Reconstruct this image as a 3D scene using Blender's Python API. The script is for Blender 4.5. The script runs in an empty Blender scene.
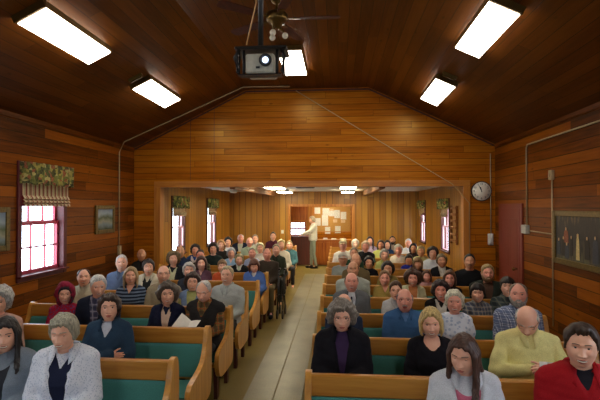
import bpy, bmesh, math, random
import numpy as np
from mathutils import Vector, Matrix, Euler
PI = math.pi
SC = bpy.context.scene
COL = SC.collection
random.seed(4)

# ------------------------------------------------------------------ camera, world, exposure
F = 457.0
CAMZ = 2.05
YAW, PITCH = math.radians(4.75), math.radians(0.88)
cd = bpy.data.cameras.new('camera'); cam = bpy.data.objects.new('camera', cd); COL.objects.link(cam)
cam.location = (0, 0, CAMZ)
cam.rotation_euler = (PI/2 + PITCH, 0, YAW)
cd.sensor_width = 36; cd.lens = F/600*36; cd.clip_start = .05; cd.clip_end = 200
SC.camera = cam
w = bpy.data.worlds.new('daylight'); SC.world = w; w.use_nodes = True
w.node_tree.nodes['Background'].inputs[0].default_value = (.74, .87, 1, 1)
w.node_tree.nodes['Background'].inputs[1].default_value = 9.0
SC.view_settings.view_transform = 'Standard'; SC.view_settings.look = 'None'
SC.view_settings.gamma = 1; SC.view_settings.use_curve_mapping = False
SC.view_settings.exposure = 0.08
SC.cycles.use_denoising = True; SC.cycles.denoising_prefilter = 'ACCURATE'
SC.cycles.max_bounces = 6; SC.cycles.diffuse_bounces = 4; SC.cycles.glossy_bounces = 3
SC.cycles.sample_clamp_indirect = 6
LAMP_STRENGTH = 17.0
REAR_LAMP = 28.0

RCAM = Euler((PI/2+PITCH, 0, YAW)).to_matrix()
def at(px, py, Y):
    "point of the place seen at a photo pixel, at distance Y down the room"
    d = RCAM @ Vector(((px-300)/F, -(py-200)/F, -1))
    t = Y/d.y
    return Vector((d.x*t, Y, CAMZ + d.z*t))

# ------------------------------------------------------------------ basic helpers
def lin(h):
    h = h.lstrip('#')
    c = [int(h[i:i+2], 16)/255 for i in (0, 2, 4)]
    return tuple((x/12.92 if x <= .04045 else ((x+.055)/1.055)**2.4) for x in c) + (1,)

def tag(o, label=None, cat=None, group=None, kind=None):
    if label: o['label'] = label
    if cat: o['category'] = cat
    if group: o['group'] = group
    if kind: o['kind'] = kind
    return o

def empty(name, loc=(0, 0, 0), rz=0):
    o = bpy.data.objects.new(name, None); COL.objects.link(o)
    o.location = loc; o.rotation_euler = (0, 0, rz); o.empty_display_size = .1
    return o

def link(name, me, mats, parent=None, loc=None, rz=0):
    o = bpy.data.objects.new(name, me); COL.objects.link(o)
    if not isinstance(mats, (list, tuple)): mats = [mats]
    if not me.materials:
        for m in mats: me.materials.append(m)
    if parent is not None: o.parent = parent
    if loc is not None: o.location = loc
    o.rotation_euler = (0, 0, rz)
    return o

def bm_obj(name, bm, mat, parent=None, loc=None, rz=0, smooth=False, bevel=0):
    bmesh.ops.recalc_face_normals(bm, faces=bm.faces)
    if bevel:
        bmesh.ops.bevel(bm, geom=bm.edges[:], offset=bevel, segments=1, affect='EDGES')
    me = bpy.data.meshes.new(name); bm.to_mesh(me); bm.free()
    if smooth: me.shade_smooth()
    return link(name, me, mat, parent, loc, rz)

def copy_tree(o, parent=None):
    c = o.copy(); COL.objects.link(c)
    if parent is not None: c.parent = parent
    for ch in list(o.children): copy_tree(ch, c)
    return c

def box(bm, x0, x1, y0, y1, z0, z1, m=0):
    v = [bm.verts.new(p) for p in ((x0,y0,z0),(x1,y0,z0),(x1,y1,z0),(x0,y1,z0),(x0,y0,z1),(x1,y0,z1),(x1,y1,z1),(x0,y1,z1))]
    for f in ((0,3,2,1),(4,5,6,7),(0,1,5,4),(1,2,6,5),(2,3,7,6),(3,0,4,7)):
        fc = bm.faces.new([v[i] for i in f]); fc.material_index = m
    return v

def prism(bm, pts, axis, a, b, m=0):
    "extrude a closed 2D outline along axis (0 x, 1 y, 2 z) from a to b"
    def P(p, t):
        return ((t, p[0], p[1]), (p[0], t, p[1]), (p[0], p[1], t))[axis]
    A = [bm.verts.new(P(p, a)) for p in pts]; B = [bm.verts.new(P(p, b)) for p in pts]
    n = len(pts)
    fs = [bm.faces.new(A), bm.faces.new(B[::-1])]
    for i in range(n):
        fs.append(bm.faces.new((A[i], B[i], B[(i+1) % n], A[(i+1) % n])))
    for f in fs: f.material_index = m

def tube(bm, pts, r, seg=8, m=0, caps=True):
    pts = [Vector(p) for p in pts]; n = len(pts)
    rs = r if isinstance(r, (list, tuple)) else [r]*n
    up = Vector((0, 0, 1)); rings = []
    for i, p in enumerate(pts):
        t = (pts[min(i+1, n-1)] - pts[max(i-1, 0)]).normalized()
        s = t.cross(up)
        if s.length < .05: s = t.cross(Vector((0, 1, 0)))
        s.normalize(); u = s.cross(t).normalized()
        rings.append([bm.verts.new(p + (s*math.cos(a) + u*math.sin(a))*rs[i]) for a in (2*PI*k/seg for k in range(seg))])
    for i in range(n-1):
        for k in range(seg):
            f = bm.faces.new((rings[i][k], rings[i][(k+1) % seg], rings[i+1][(k+1) % seg], rings[i+1][k])); f.smooth = True; f.material_index = m
    if caps:
        for rg in (rings[0], rings[-1][::-1]):
            f = bm.faces.new(rg); f.material_index = m

def lathe(bm, prof, cx=0, cy=0, seg=20, m=0, axis='z', c=0):
    rings = []
    for r, h in prof:
        ring = []
        for k in range(seg):
            a = 2*PI*k/seg
            if axis == 'z': p = (cx+r*math.cos(a), cy+r*math.sin(a), h)
            else: p = (cx+r*math.cos(a), h, c+r*math.sin(a))
            ring.append(bm.verts.new(p))
        rings.append(ring)
    for i in range(len(rings)-1):
        for k in range(seg):
            f = bm.faces.new((rings[i][k], rings[i][(k+1) % seg], rings[i+1][(k+1) % seg], rings[i+1][k])); f.smooth = True; f.material_index = m
    for rg in (rings[0][::-1], rings[-1]):
        f = bm.faces.new(rg); f.material_index = m

# ------------------------------------------------------------------ materials
class NT:
    def __init__(s, name):
        s.m = bpy.data.materials.new(name); s.m.use_nodes = True; s.t = s.m.node_tree; s.t.nodes.clear()
        s.out = s.n('ShaderNodeOutputMaterial'); s.b = s.n('ShaderNodeBsdfPrincipled'); s.l(s.b.outputs[0], s.out.inputs[0])
    def n(s, t, **k):
        o = s.t.nodes.new(t)
        for a, v in k.items(): setattr(o, a, v)
        return o
    def l(s, a, b): s.t.links.new(a, b)
    def val(s, x, sock):
        if isinstance(x, (int, float)): sock.default_value = x
        else: s.l(x, sock)
    def math(s, op, a, b=0.0, c=0.0):
        o = s.n('ShaderNodeMath', operation=op); s.val(a, o.inputs[0]); s.val(b, o.inputs[1]); s.val(c, o.inputs[2]); return o.outputs[0]
    def comb(s, x, y, z):
        o = s.n('ShaderNodeCombineXYZ'); s.val(x, o.inputs[0]); s.val(y, o.inputs[1]); s.val(z, o.inputs[2]); return o.outputs[0]
    def obj(s):
        tc = s.n('ShaderNodeTexCoord'); sp = s.n('ShaderNodeSeparateXYZ'); s.l(tc.outputs['Object'], sp.inputs[0]); return tc.outputs['Object'], sp.outputs
    def ramp(s, fac, stops, interp='LINEAR'):
        o = s.n('ShaderNodeValToRGB'); s.val(fac, o.inputs[0]); cr = o.color_ramp; cr.interpolation = interp
        while len(cr.elements) < len(stops): cr.elements.new(.5)
        for e, (p, c) in zip(cr.elements, stops): e.position = p; e.color = lin(c) if isinstance(c, str) else c
        return o.outputs[0]
    def mix(s, fac, a, b, mode='MIX'):
        o = s.n('ShaderNodeMix', data_type='RGBA', blend_type=mode); s.val(fac, o.inputs[0])
        for x, i in ((a, 6), (b, 7)):
            if isinstance(x, str): o.inputs[i].default_value = lin(x)
            elif isinstance(x, tuple): o.inputs[i].default_value = x
            else: s.l(x, o.inputs[i])
        return o.outputs[2]
    def noise(s, vec, scale, detail=3, rough=.5):
        o = s.n('ShaderNodeTexNoise'); s.l(vec, o.inputs[0]); o.inputs['Scale'].default_value = scale; o.inputs['Detail'].default_value = detail; o.inputs['Roughness'].default_value = rough
        return o.outputs[0]
    def color(s, c):
        if isinstance(c, str): s.b.inputs['Base Color'].default_value = lin(c)
        else: s.l(c, s.b.inputs['Base Color'])
    def bump(s, h, strength=.3, dist=.005):
        o = s.n('ShaderNodeBump'); o.inputs['Strength'].default_value = strength; o.inputs['Distance'].default_value = dist; s.l(h, o.inputs['Height']); s.l(o.outputs[0], s.b.inputs['Normal'])
    def set(s, **k):
        for a, v in k.items(): s.b.inputs[a.replace('_', ' ')].default_value = v
        return s.m

def boards(name, u, v, width, length, stops, rough=.38, groove=.075, knots=True, grain=1.0, var=.45, spec=.5, tint=None):
    "panelled boards running along axis u, stacked along axis v (0 x, 1 y, 2 z)"
    q = NT(name); oc, xyz = q.obj()
    U, V = xyz[u], xyz[v]
    vv = q.math('DIVIDE', V, width); idx = q.math('FLOOR', vv); fr = q.math('FRACT', vv)
    wn = q.n('ShaderNodeTexWhiteNoise', noise_dimensions='1D'); q.l(idx, wn.inputs['W'])
    uu = q.math('ADD', q.math('DIVIDE', U, length), q.math('MULTIPLY', wn.outputs[0], 5.0))
    seg = q.math('FLOOR', uu); fu = q.math('FRACT', uu)
    w2 = q.n('ShaderNodeTexWhiteNoise', noise_dimensions='3D'); q.l(q.comb(idx, seg, 3.3), w2.inputs[0])
    g = q.noise(q.comb(q.math('MULTIPLY', U, 1.6*grain), q.math('MULTIPLY', V, 26*grain), q.math('MULTIPLY', w2.outputs[0], 20)), 1.0, 4, .6)
    big = q.noise(q.comb(q.math('MULTIPLY', U, .5), q.math('MULTIPLY', V, .9), 1.0), 1.0, 2)
    f = q.math('ADD', q.math('MULTIPLY', w2.outputs[0], var), q.math('ADD', q.math('MULTIPLY', g, .9-var), q.math('MULTIPLY', big, .22)))
    col = q.ramp(f, stops)
    if knots:
        vo = q.n('ShaderNodeTexVoronoi'); q.l(q.comb(q.math('MULTIPLY', U, 2.2), q.math('MULTIPLY', V, 5.5), idx), vo.inputs[0]); vo.inputs['Scale'].default_value = 1.0
        kf = q.math('SUBTRACT', 1.0, q.math('SMOOTH_MIN', q.math('MULTIPLY', vo.outputs[0], 8.0), 1.0, .1))
        sc = q.n('ShaderNodeSeparateColor'); q.l(vo.outputs['Color'], sc.inputs[0])
        col = q.mix(q.math('MULTIPLY', q.math('MULTIPLY', kf, q.math('GREATER_THAN', sc.outputs[0], .45)), .85), col, '#2a1203')
    ga = q.math('LESS_THAN', fr, groove); gb = q.math('LESS_THAN', fu, .006/length*1.0)
    gr = q.math('MAXIMUM', ga, gb)
    col = q.mix(q.math('MULTIPLY', gr, .8), col, '#140802')
    q.color(col); q.bump(q.math('SUBTRACT', q.math('MULTIPLY', g, .25), gr), .35, .004)
    if tint: q.b.inputs['Specular Tint'].default_value = lin(tint)
    return q.set(Roughness=rough, Specular_IOR_Level=spec)

def plain(name, c, rough=.5, var=.12, scale=30, metal=0, bump=0, **k):
    q = NT(name); oc, xyz = q.obj()
    nz = q.noise(oc, scale, 3)
    dark = tuple(x*(1-var) for x in lin(c)[:3])+(1,); lite = tuple(min(1, x*(1+var)) for x in lin(c)[:3])+(1,)
    q.color(q.ramp(nz, [(.3, dark), (.7, lite)]))
    if bump: q.bump(nz, bump, .003)
    return q.set(Roughness=rough, Metallic=metal, **k)

def wood(name, c1, c2, axis=0, rough=.35):
    q = NT(name); oc, xyz = q.obj()
    s = [18, 18, 18]; s[axis] = 1.3
    g = q.noise(q.comb(*[q.math('MULTIPLY', xyz[i], s[i]) for i in range(3)]), 1.0, 4, .6)
    q.color(q.ramp(g, [(.3, c1), (.7, c2)])); q.bump(g, .1, .002)
    return q.set(Roughness=rough)

def emit(name, c, s):
    m = bpy.data.materials.new(name); m.use_nodes = True; t = m.node_tree; t.nodes.clear()
    o = t.nodes.new('ShaderNodeOutputMaterial'); e = t.nodes.new('ShaderNodeEmission'); e.inputs[0].default_value = lin(c); e.inputs[1].default_value = s
    t.links.new(e.outputs[0], o.inputs[0]); return m

SW = [(.25, '#4a200a'), (.5, '#8a4517'), (.75, '#a8622a')]
M = {}
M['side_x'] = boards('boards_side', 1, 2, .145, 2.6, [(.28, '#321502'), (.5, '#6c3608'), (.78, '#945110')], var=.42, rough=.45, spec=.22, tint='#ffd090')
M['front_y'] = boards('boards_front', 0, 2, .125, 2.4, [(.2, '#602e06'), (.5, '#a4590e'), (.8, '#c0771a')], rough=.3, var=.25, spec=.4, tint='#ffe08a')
M['ceil'] = boards('boards_ceiling', 1, 0, .14, 3.2, [(.2, '#341804'), (.52, '#5c3009'), (.85, '#744210')], groove=.05, rough=.42, var=.3, spec=.25, tint='#ffd090')
M['rear_x'] = boards('panel_rear_side', 2, 1, .2, 9, [(.2, '#79490e'), (.5, '#9e6918'), (.8, '#b07c2a')], knots=False, grain=.7)
M['rear_y'] = boards('panel_rear', 2, 0, .2, 9, [(.2, '#7c4d0f'), (.5, '#a16d1c'), (.8, '#b3822d')], knots=False, grain=.7)
M['trimwood'] = wood('trim_wood', '#a05c1a', '#c88632', 2)
M['trimwood_x'] = wood('trim_wood_x', '#a05c1a', '#c88632', 0)
M['beam'] = wood('beam_wood', '#794318', '#a87746', 1, .7)
M['darkwood'] = wood('dark_wood', '#3a1509', '#5a2410', 2, .6)
M['pewwood'] = wood('pew_oak', '#a86a22', '#cc903c', 0, .3)
M['pewend'] = wood('pew_end_oak', '#b47828', '#dca24e', 2, .3)
M['green'] = plain('pew_upholstery', '#3f7f76', .85, .15, 220, bump=.2)
M['redpaint'] = plain('red_paint', '#561518', .5)
M['pinkpaint'] = plain('window_red', '#a8344a', .45)
M['palepink'] = plain('pale_pink_sash', '#d9a9ac', .5)
M['doorred'] = plain('door_red', '#803422', .45, .08, 4)
M['white'] = plain('white_plaster', '#e6e2d8', .7, .04)
M['conduit'] = plain('cream_conduit', '#b09a72', .5)
M['wire'] = plain('tan_wire', '#c8955c', .5)
M['black'] = plain('black_metal', '#15130f', .4)
M['blackp'] = plain('black_plastic', '#0d0d0e', .5)
M['brass'] = plain('antique_brass', '#6b5226', .35, metal=.8)
M['silver'] = plain('silver_plastic', '#b9b6a6', .35)
M['paper'] = plain('white_paper', '#e9e6dc', .8, .03)
M['cork'] = plain('cork', '#b98a48', .9, .2, 90)
M['gold'] = plain('gilt', '#66521f', .4, .3, 40, metal=.3)
M["tube"] = emit("fluorescent_diffuser", "#fff6e8", LAMP_STRENGTH); M["rtube"] = emit("low_light_diffuser", "#fff0cc", REAR_LAMP)

def carpet():
    q = NT('floor_carpet'); oc, xyz = q.obj()
    n1 = q.noise(oc, 1.2, 3); n2 = q.noise(oc, 120, 2)
    c = q.ramp(q.math('ADD', q.math('MULTIPLY', n1, .6), q.math('MULTIPLY', n2, .4)), [(.3, '#604f13'), (.7, '#846e26')])
    q.color(c); q.bump(n2, .3, .004); return q.set(Roughness=.62)
def runner():
    q = NT('runner'); oc, xyz = q.obj()
    st = q.math('FRACT', q.math('MULTIPLY', xyz[0], 34)); st = q.math('GREATER_THAN', st, .68)
    n1 = q.noise(oc, 2.5, 4); n2 = q.noise(oc, 60, 2)
    base = q.ramp(q.math('ADD', q.math('MULTIPLY', n1, .7), q.math('MULTIPLY', n2, .3)), [(.3, '#585238'), (.7, '#7d7655')])
    ds = q.math('GREATER_THAN', q.math('FRACT', q.math('MULTIPLY', xyz[1], 14)), .35)
    c = q.mix(q.math('MULTIPLY', q.math('MULTIPLY', st, ds), .6), base, '#6f6040')
    q.color(c); q.bump(st, .3, .003); return q.set(Roughness=.4)
M['carpet'] = carpet(); M['runner'] = runner()

# ------------------------------------------------------------------ the room
XL, XR = -4.25, 3.07
YD = 9.24           # dividing wall
RL, RR, YR = -3.73, 2.68, 15.6
YF = -3.6
EAVE, FLAT, FX0, FX1 = 3.30, 4.46, -1.88, .62
RZ = 2.58

def struct(name, bm, mat, parent=None, **k):
    o = bm_obj(name, bm, mat, parent, **k); o['kind'] = 'structure'; return o

def pierced(bm, axis, p0, p1, u0, u1, z0, z1, holes):
    "wall slab with rectangular holes; axis = thickness axis"
    us = sorted({u0, u1, *[h[0] for h in holes], *[h[1] for h in holes]})
    zs = sorted({z0, z1, *[h[2] for h in holes], *[h[3] for h in holes]})
    for i in range(len(us)-1):
        for j in range(len(zs)-1):
            cu, cz = (us[i]+us[i+1])/2, (zs[j]+zs[j+1])/2
            if any(h[0] < cu < h[1] and h[2] < cz < h[3] for h in holes): continue
            if axis == 0: box(bm, p0, p1, us[i], us[i+1], zs[j], zs[j+1])
            else: box(bm, us[i], us[i+1], p0, p1, zs[j], zs[j+1])
    bmesh.ops.remove_doubles(bm, verts=bm.verts, dist=1e-5)
    fs = {}
    for f in bm.faces:
        k = tuple(sorted(v.index for v in f.verts))
    bm.verts.index_update()
    for f in bm.faces:
        fs.setdefault(tuple(sorted(v.index for v in f.verts)), []).append(f)
    dup = [f for l in fs.values() if len(l) > 1 for f in l]
    bmesh.ops.delete(bm, geom=dup, context='FACES')

bm = bmesh.new(); box(bm, XL-.15, XR+.15, YF-.15, YR+2.1, -.12, 0); struct('floor', bm, M['carpet'])
bm = bmesh.new(); box(bm, XL-.15, XL, YF, YD+.15, 0, 0.001)
bm.free()
LW = [(5.80, 6.76, 1.11, 2.60), (1.6, 2.5, 1.10, 2.66), (-1.9, -1.0, 1.10, 2.66)]  # first is the real window; the others are added to light the faces
FILL_RW = [(1.9, 2.8, 1.10, 2.66), (-1.9, -1.0, 1.10, 2.66)]  # both windows invented out of view, for soft light on the faces
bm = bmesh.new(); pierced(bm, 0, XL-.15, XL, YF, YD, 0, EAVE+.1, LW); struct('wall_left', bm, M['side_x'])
bm = bmesh.new(); pierced(bm, 0, XR, XR+.15, YF, YD, 0, EAVE+.1, FILL_RW); struct('wall_right', bm, M['side_x'])
FILL_FW = [(-3.3, -2.1, 1.2, 2.7), (.9, 2.1, 1.2, 2.7)]  # made-up windows behind the camera, added as frontal daylight fill
bm = bmesh.new(); pierced(bm, 1, YF-.15, YF, XL-.15, XR+.15, 0, FLAT+.1, FILL_FW); struct('wall_front', bm, M['front_y'])
# ceiling: slope, flat, slope
bm = bmesh.new()
t = .12
prof = [(XL-.15, EAVE-.08), (FX0, FLAT), (FX1, FLAT), (XR+.15, EAVE-.08), (XR+.15, EAVE+t), (FX1, FLAT+t), (FX0, FLAT+t), (XL-.15, EAVE+t)]
bot = [bm.verts.new((x, YF, z)) for x, z in prof]; top = [bm.verts.new((x, YD+.15, z)) for x, z in prof]
for i in range(8): bm.faces.new((bot[i], bot[(i+1) % 8], top[(i+1) % 8], top[i]))
for r in (bot, top):
    for q4 in ((0, 1, 6, 7), (1, 2, 5, 6), (2, 3, 4, 5)): bm.faces.new([r[i] for i in q4])
struct('ceiling', bm, M['ceil'])
# dividing wall with the wide opening
OZ = 2.55; OX0, OX1 = -3.78, 2.56
bm = bmesh.new()
outl = [(XL, 0), (OX0, 0), (OX0, OZ), (OX1, OZ), (OX1, 0), (XR, 0), (XR, EAVE-.01), (FX1, FLAT), (FX0, FLAT), (XL, EAVE-.01)]
for poly in ([(XL, 0), (OX0, 0), (OX0, OZ), (XL, OZ)], [(OX1, 0), (XR, 0), (XR, OZ), (OX1, OZ)], [(XL, OZ), (XR, OZ), (XR, EAVE-.01), (FX1, FLAT), (FX0, FLAT), (XL, EAVE-.01)]):
    prism(bm, poly, 1, YD, YD+.15)
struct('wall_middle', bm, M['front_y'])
bm = bmesh.new()
for a, b in ((OX0-.03, OX0+.10), (OX1-.10, OX1+.03)): box(bm, a, b, YD-.025, YD+.17, 0, OZ-.09)
struct('trim_1', bm, M['trimwood'], bevel=.004)
bm = bmesh.new(); box(bm, OX0-.03, OX1+.03, YD-.026, YD+.17, OZ-.09, OZ+.03); struct('trim_2', bm, M['trimwood_x'], bevel=.004)
# crown strips along the top of the dividing wall and the eaves
bm = bmesh.new()
for (x0, z0, x1, z1) in ((XL, EAVE-.03, FX0, FLAT-.02), (FX1, FLAT-.02, XR, EAVE-.03)):
    prism(bm, [(x0, z0), (x1, z1), (x1, z1-.035), (x0, z0-.035)], 1, YD-.012, YD)
prism(bm, [(FX0, FLAT-.02), (FX1, FLAT-.02), (FX1, FLAT-.055), (FX0, FLAT-.055)], 1, YD-.012, YD)
box(bm, -3.05, -3.042, YD-.004, YD, 2.6, 3.85); box(bm, -2.55, -2.543, YD-.004, YD, 2.6, 4.1)
struct('trim_3', bm, M['darkwood'])
bm = bmesh.new()
box(bm, XL, XL+.018, YF, YD-.03, EAVE-.08, EAVE-.02); box(bm, XR-.018, XR, YF, YD-.03, EAVE-.08, EAVE-.02); struct('trim_4', bm, M['side_x'])
bm = bmesh.new(); box(bm, XL, XL+.02, YF, YD, 0, .12); struct('baseboard_left', bm, M['darkwood'])
bm = bmesh.new(); box(bm, XR-.02, XR, YF, 7.6, 0, .12); struct('baseboard_right', bm, M['darkwood'])

# rear room
RLW = [(10.02, 10.85, .95, 2.26), (12.80, 13.66, .95, 2.26)]
RRW = [(11.30, 12.08, .95, 2.22), (14.3, 15.04, .95, 2.22)]
bm = bmesh.new(); pierced(bm, 0, RL-.15, RL, YD+.15, YR, 0, RZ, RLW); struct('wall_rear_left', bm, M['rear_x'])
bm = bmesh.new(); pierced(bm, 0, RR, RR+.15, YD+.15, YR, 0, RZ, RRW); struct('wall_rear_right', bm, M['rear_x'])
DX0, DX1, DZ = -1.62, .47, 2.06
bm = bmesh.new(); pierced(bm, 1, YR, YR+.12, RL-.15, RR+.15, 0, RZ, [(DX0, DX1, 0, DZ)]); struct('wall_rear', bm, M['rear_y'])
bm = bmesh.new(); box(bm, RL-.15, RR+.15, YD+.15, YR+.12, RZ, RZ+.1); struct('ceiling_rear', bm, M['white'])
bm = bmesh.new()
box(bm, DX0-.09, DX0, YR-.03, YR+.14, 0, DZ+.09); box(bm, DX1, DX1+.09, YR-.03, YR+.14, 0, DZ+.09); box(bm, DX0, DX1, YR-.03, YR+.14, DZ, DZ+.09)
struct('trim_5', bm, M['trimwood'], bevel=.004)
# vestibule
VY = 17.4
bm = bmesh.new(); pierced(bm, 1, VY, VY+.1, -2.3, 1.0, 0, 2.4, [(-1.85, -1.22, .95, 1.5)]); struct('wall_vestibule', bm, M['front_y'])
bm = bmesh.new(); box(bm, -2.4, -2.3, YR+.12, VY+.1, 0, 2.4); box(bm, 1.0, 1.1, YR+.12, VY+.1, 0, 2.4); struct('wall_vestibule_side', bm, M['rear_x'])
bm = bmesh.new(); box(bm, -2.4, 1.1, YR+.12, VY+.1, 2.4, 2.48); struct('ceiling_vestibule', bm, M['white'])
for n, x in ((1, -2.2), (2, .9)):
    bm = bmesh.new()
    a, b = (x-.06, x+.06)
    box(bm, a, b, YD+.17, YR, RZ-.15, RZ); struct('beam_%d' % n, bm, M['beam'], bevel=.004)

# windows ------------------------------------------------------------
def glass():
    m = bpy.data.materials.new('window_glass'); m.use_nodes = True; t = m.node_tree; t.nodes.clear()
    o = t.nodes.new('ShaderNodeOutputMaterial'); mx = t.nodes.new('ShaderNodeMixShader'); tr = t.nodes.new('ShaderNodeBsdfTransparent'); g = t.nodes.new('ShaderNodeBsdfGlossy')
    g.inputs['Roughness'].default_value = .03; mx.inputs[0].default_value = .05
    t.links.new(tr.outputs[0], mx.inputs[1]); t.links.new(g.outputs[0], mx.inputs[2]); t.links.new(mx.outputs[0], o.inputs[0]); return m
M['glass'] = glass()
def window(n, axis, wall, out, u0, u1, z0, z1, cols, mat, casing, portal=True, thin=False):
    "double hung window in a wall; out = +1/-1 outward direction along the thickness axis"
    r = empty('window_%d' % n, (wall, (u0+u1)/2, z0) if axis == 0 else ((u0+u1)/2, wall, z0)); r['kind'] = 'structure'
    ox, oy, oz = r.location
    def B(bm, ua, ub, pa, pb, za, zb):
        pa, pb = sorted((pa*out, pb*out))
        if axis == 0: box(bm, pa, pb, ua-oy, ub-oy, za-oz, zb-oz)
        else: box(bm, ua-ox, ub-ox, pa, pb, za-oz, zb-oz)
    bm = bmesh.new()      # casing on the room side
    c = .045 if thin else .07
    i_ = .012; B(bm, u0-c, u0+i_, -.025, .152, z0-c, z1+c); B(bm, u1-i_, u1+c, -.025, .152, z0-c, z1+c); B(bm, u0+i_, u1-i_, -.025, .152, z1-i_, z1+c); B(bm, u0+i_, u1-i_, -.02, .152, z0-c, z0+i_)
    bm_obj('window_frame', bm, casing, r, bevel=.003)
    bm = bmesh.new(); B(bm, u0-c, u1+c, -.07, .02, z0-.015, z0+.012); bm_obj('window_sill', bm, casing, r, bevel=.003)
    zm = z0 + (z1-z0)*.47
    u0 += .012; u1 -= .012; z1 -= .012
    for nm, za, zb, p in (('lower_sash', z0+.014, zm+.03, .01 if thin else .06), ('upper_sash', zm, z1, .045 if thin else .10)):
        bm = bmesh.new(); s = .025 if thin else .045
        B(bm, u0, u0+s, p, p+.035, za, zb); B(bm, u1-s, u1, p, p+.035, za, zb); B(bm, u0+s, u1-s, p, p+.035, za, za+s); B(bm, u0+s, u1-s, p, p+.035, zb-s, zb)
        for k in range(1, cols): uc = u0 + (u1-u0)*k/cols; B(bm, uc-.011, uc+.011, p+.005, p+.03, za+s, zb-s)
        if cols > 2: zc = (za+zb)/2; B(bm, u0+s, u1-s, p+.006, p+.029, zc-.011, zc+.011)
        f = bm_obj(nm, bm, mat, r)
        bm = bmesh.new(); B(bm, u0+s, u1-s, p+.016, p+.019, za+s, zb-s); bm_obj('pane', bm, M['glass'], f)
    if portal:
        ld = bpy.data.lights.new('window_portal', 'AREA'); ld.shape = 'RECTANGLE'; ld.size = u1-u0; ld.size_y = z1-z0; ld.cycles.is_portal = True
        lo = bpy.data.objects.new('window_portal', ld); COL.objects.link(lo)
        if axis == 0:
            lo.location = (wall+.17*out, (u0+u1)/2, (z0+z1)/2); lo.rotation_euler = (PI/2, 0, PI/2*out) 
        else: lo.location = ((u0+u1)/2, wall+.13*out, (z0+z1)/2); lo.rotation_euler = (PI/2, 0, PI if out > 0 else 0)
    return r
wn = 0
for (a, b, c_, d_) in LW: wn += 1; window(wn, 0, XL, -1, a, b, c_, d_, 3, M['pinkpaint'], M['redpaint'])
for (a, b, c_, d_) in FILL_RW: wn += 1; window(wn, 0, XR, 1, a, b, c_, d_, 3, M['pinkpaint'], M['redpaint'])
for (a, b, c_, d_) in RLW: wn += 1; window(wn, 0, RL, -1, a, b, c_, d_, 2, M['palepink'], M['darkwood'], thin=True)
for (a, b, c_, d_) in RRW: wn += 1; window(wn, 0, RR, 1, a, b, c_, d_, 2, M['palepink'], M['darkwood'], thin=True)
for (a, b, c_, d_) in FILL_FW: wn += 1; window(wn, 1, YF, -1, a, b, c_, d_, 3, M['pinkpaint'], M['redpaint'])
wn += 1; window(wn, 1, VY, 1, -1.85, -1.22, .95, 1.5, 3, M['pinkpaint'], M['trimwood'])

# red door on the right wall
r = empty('door_1', (XR, 8.42, 0)); r['kind'] = 'structure'
bm = bmesh.new(); box(bm, -.035, -.001, -.46, .46, .01, 2.03); 
for (ya, yb) in ((-.36, -.05), (.05, .36)):
    for (za, zb) in ((.2, .85), (1.0, 1.85)): box(bm, -.037, -.034, ya, yb, za, zb)
bm_obj('door_panel', bm, M['doorred'], r, bevel=.004)
bm = bmesh.new()
for a, b in ((-.55, -.46), (.46, .55)): box(bm, -.03, 0, a, b, 0, 2.11)
box(bm, -.03, 0, -.46, .46, 2.03, 2.11); bm_obj('door_frame', bm, M['doorred'], r, bevel=.003)
bm = bmesh.new(); lathe(bm, [(.012, 0), (.012, .04), (.028, .05), (.03, .07), (.015, .085)], seg=12)
o = bm_obj('door_knob', bm, M['brass'], r, loc=(-.045, -.38, 1.0)); o.rotation_euler = (0, -PI/2, 0)
# ------------------------------------------------------------------ ceiling lights
SL = math.atan2(FLAT-EAVE, FX0-XL); SR = math.atan2(FLAT-EAVE, XR-FX1)
def fixture(x, y, z, tilt, L, W, label, group, name='ceiling_light'):
    r = empty(name, (x, y, z)); r.rotation_euler = (0, tilt, 0); tag(r, label, 'light fixture', group)
    bm = bmesh.new()
    prism(bm, [(-W/2-.03, 0), (-W/2, -.055), (W/2, -.055), (W/2+.03, 0)], 1, -L/2, L/2)
    box(bm, -W/2-.02, W/2+.02, -L/2-.03, -L/2, -.075, 0); box(bm, -W/2-.02, W/2+.02, L/2, L/2+.03, -.075, 0)
    bm_obj('housing', bm, M['brass'] if name == 'ceiling_light' else M['silver'], r)
    bm = bmesh.new(); box(bm, -W/2, W/2, -L/2, L/2, -.085, -.056); bm_obj('diffuser', bm, M['tube'] if name == 'ceiling_light' else M['rtube'], r, bevel=.006)
    return r
def slz(x): return EAVE + (x-XL)*math.tan(SL) if x < FX0 else (FLAT if x < FX1 else EAVE + (XR-x)*math.tan(SR))
G5 = 'fluorescent lights on the wood ceiling'
fixture(-2.94, 4.72, slz(-2.94)-.002, -SL, 1.24, .31, 'long fluorescent fixture on left ceiling slope, nearer to the front', G5)
fixture(-2.94, 7.18, slz(-2.94)-.002, -SL, 1.24, .31, 'long fluorescent fixture on left ceiling slope, nearer the middle wall', G5)
fixture(1.60, 5.05, slz(1.60)-.002, SR, 1.24, .31, 'long fluorescent fixture on right ceiling slope, nearer to the front', G5)
fixture(1.64, 7.60, slz(1.64)-.002, SR, 1.24, .31, 'long fluorescent fixture on right ceiling slope, nearer the middle wall', G5)
fixture(-.73, 7.38, FLAT-.002, 0, 1.24, .36, 'fluorescent fixture on flat middle of ceiling behind the projector', G5)
fixture(-2.94, 1.6, slz(-2.94)-.002, -SL, 1.24, .31, 'fluorescent fixture on left ceiling slope near the front wall', G5)
fixture(1.60, 1.6, slz(1.60)-.002, SR, 1.24, .31, 'fluorescent fixture on right ceiling slope near the front wall', G5)
G4 = 'lights under the low rear ceiling'
fixture(-1.52, 11.0, RZ-.002, 0, 1.2, .36, 'low ceiling light in back room, left side, nearer the opening', G4, 'low_ceiling_light')
fixture(-1.66, 14.2, RZ-.002, 0, 1.2, .36, 'low ceiling light in back room, left side, nearer the back wall', G4, 'low_ceiling_light')
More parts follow.
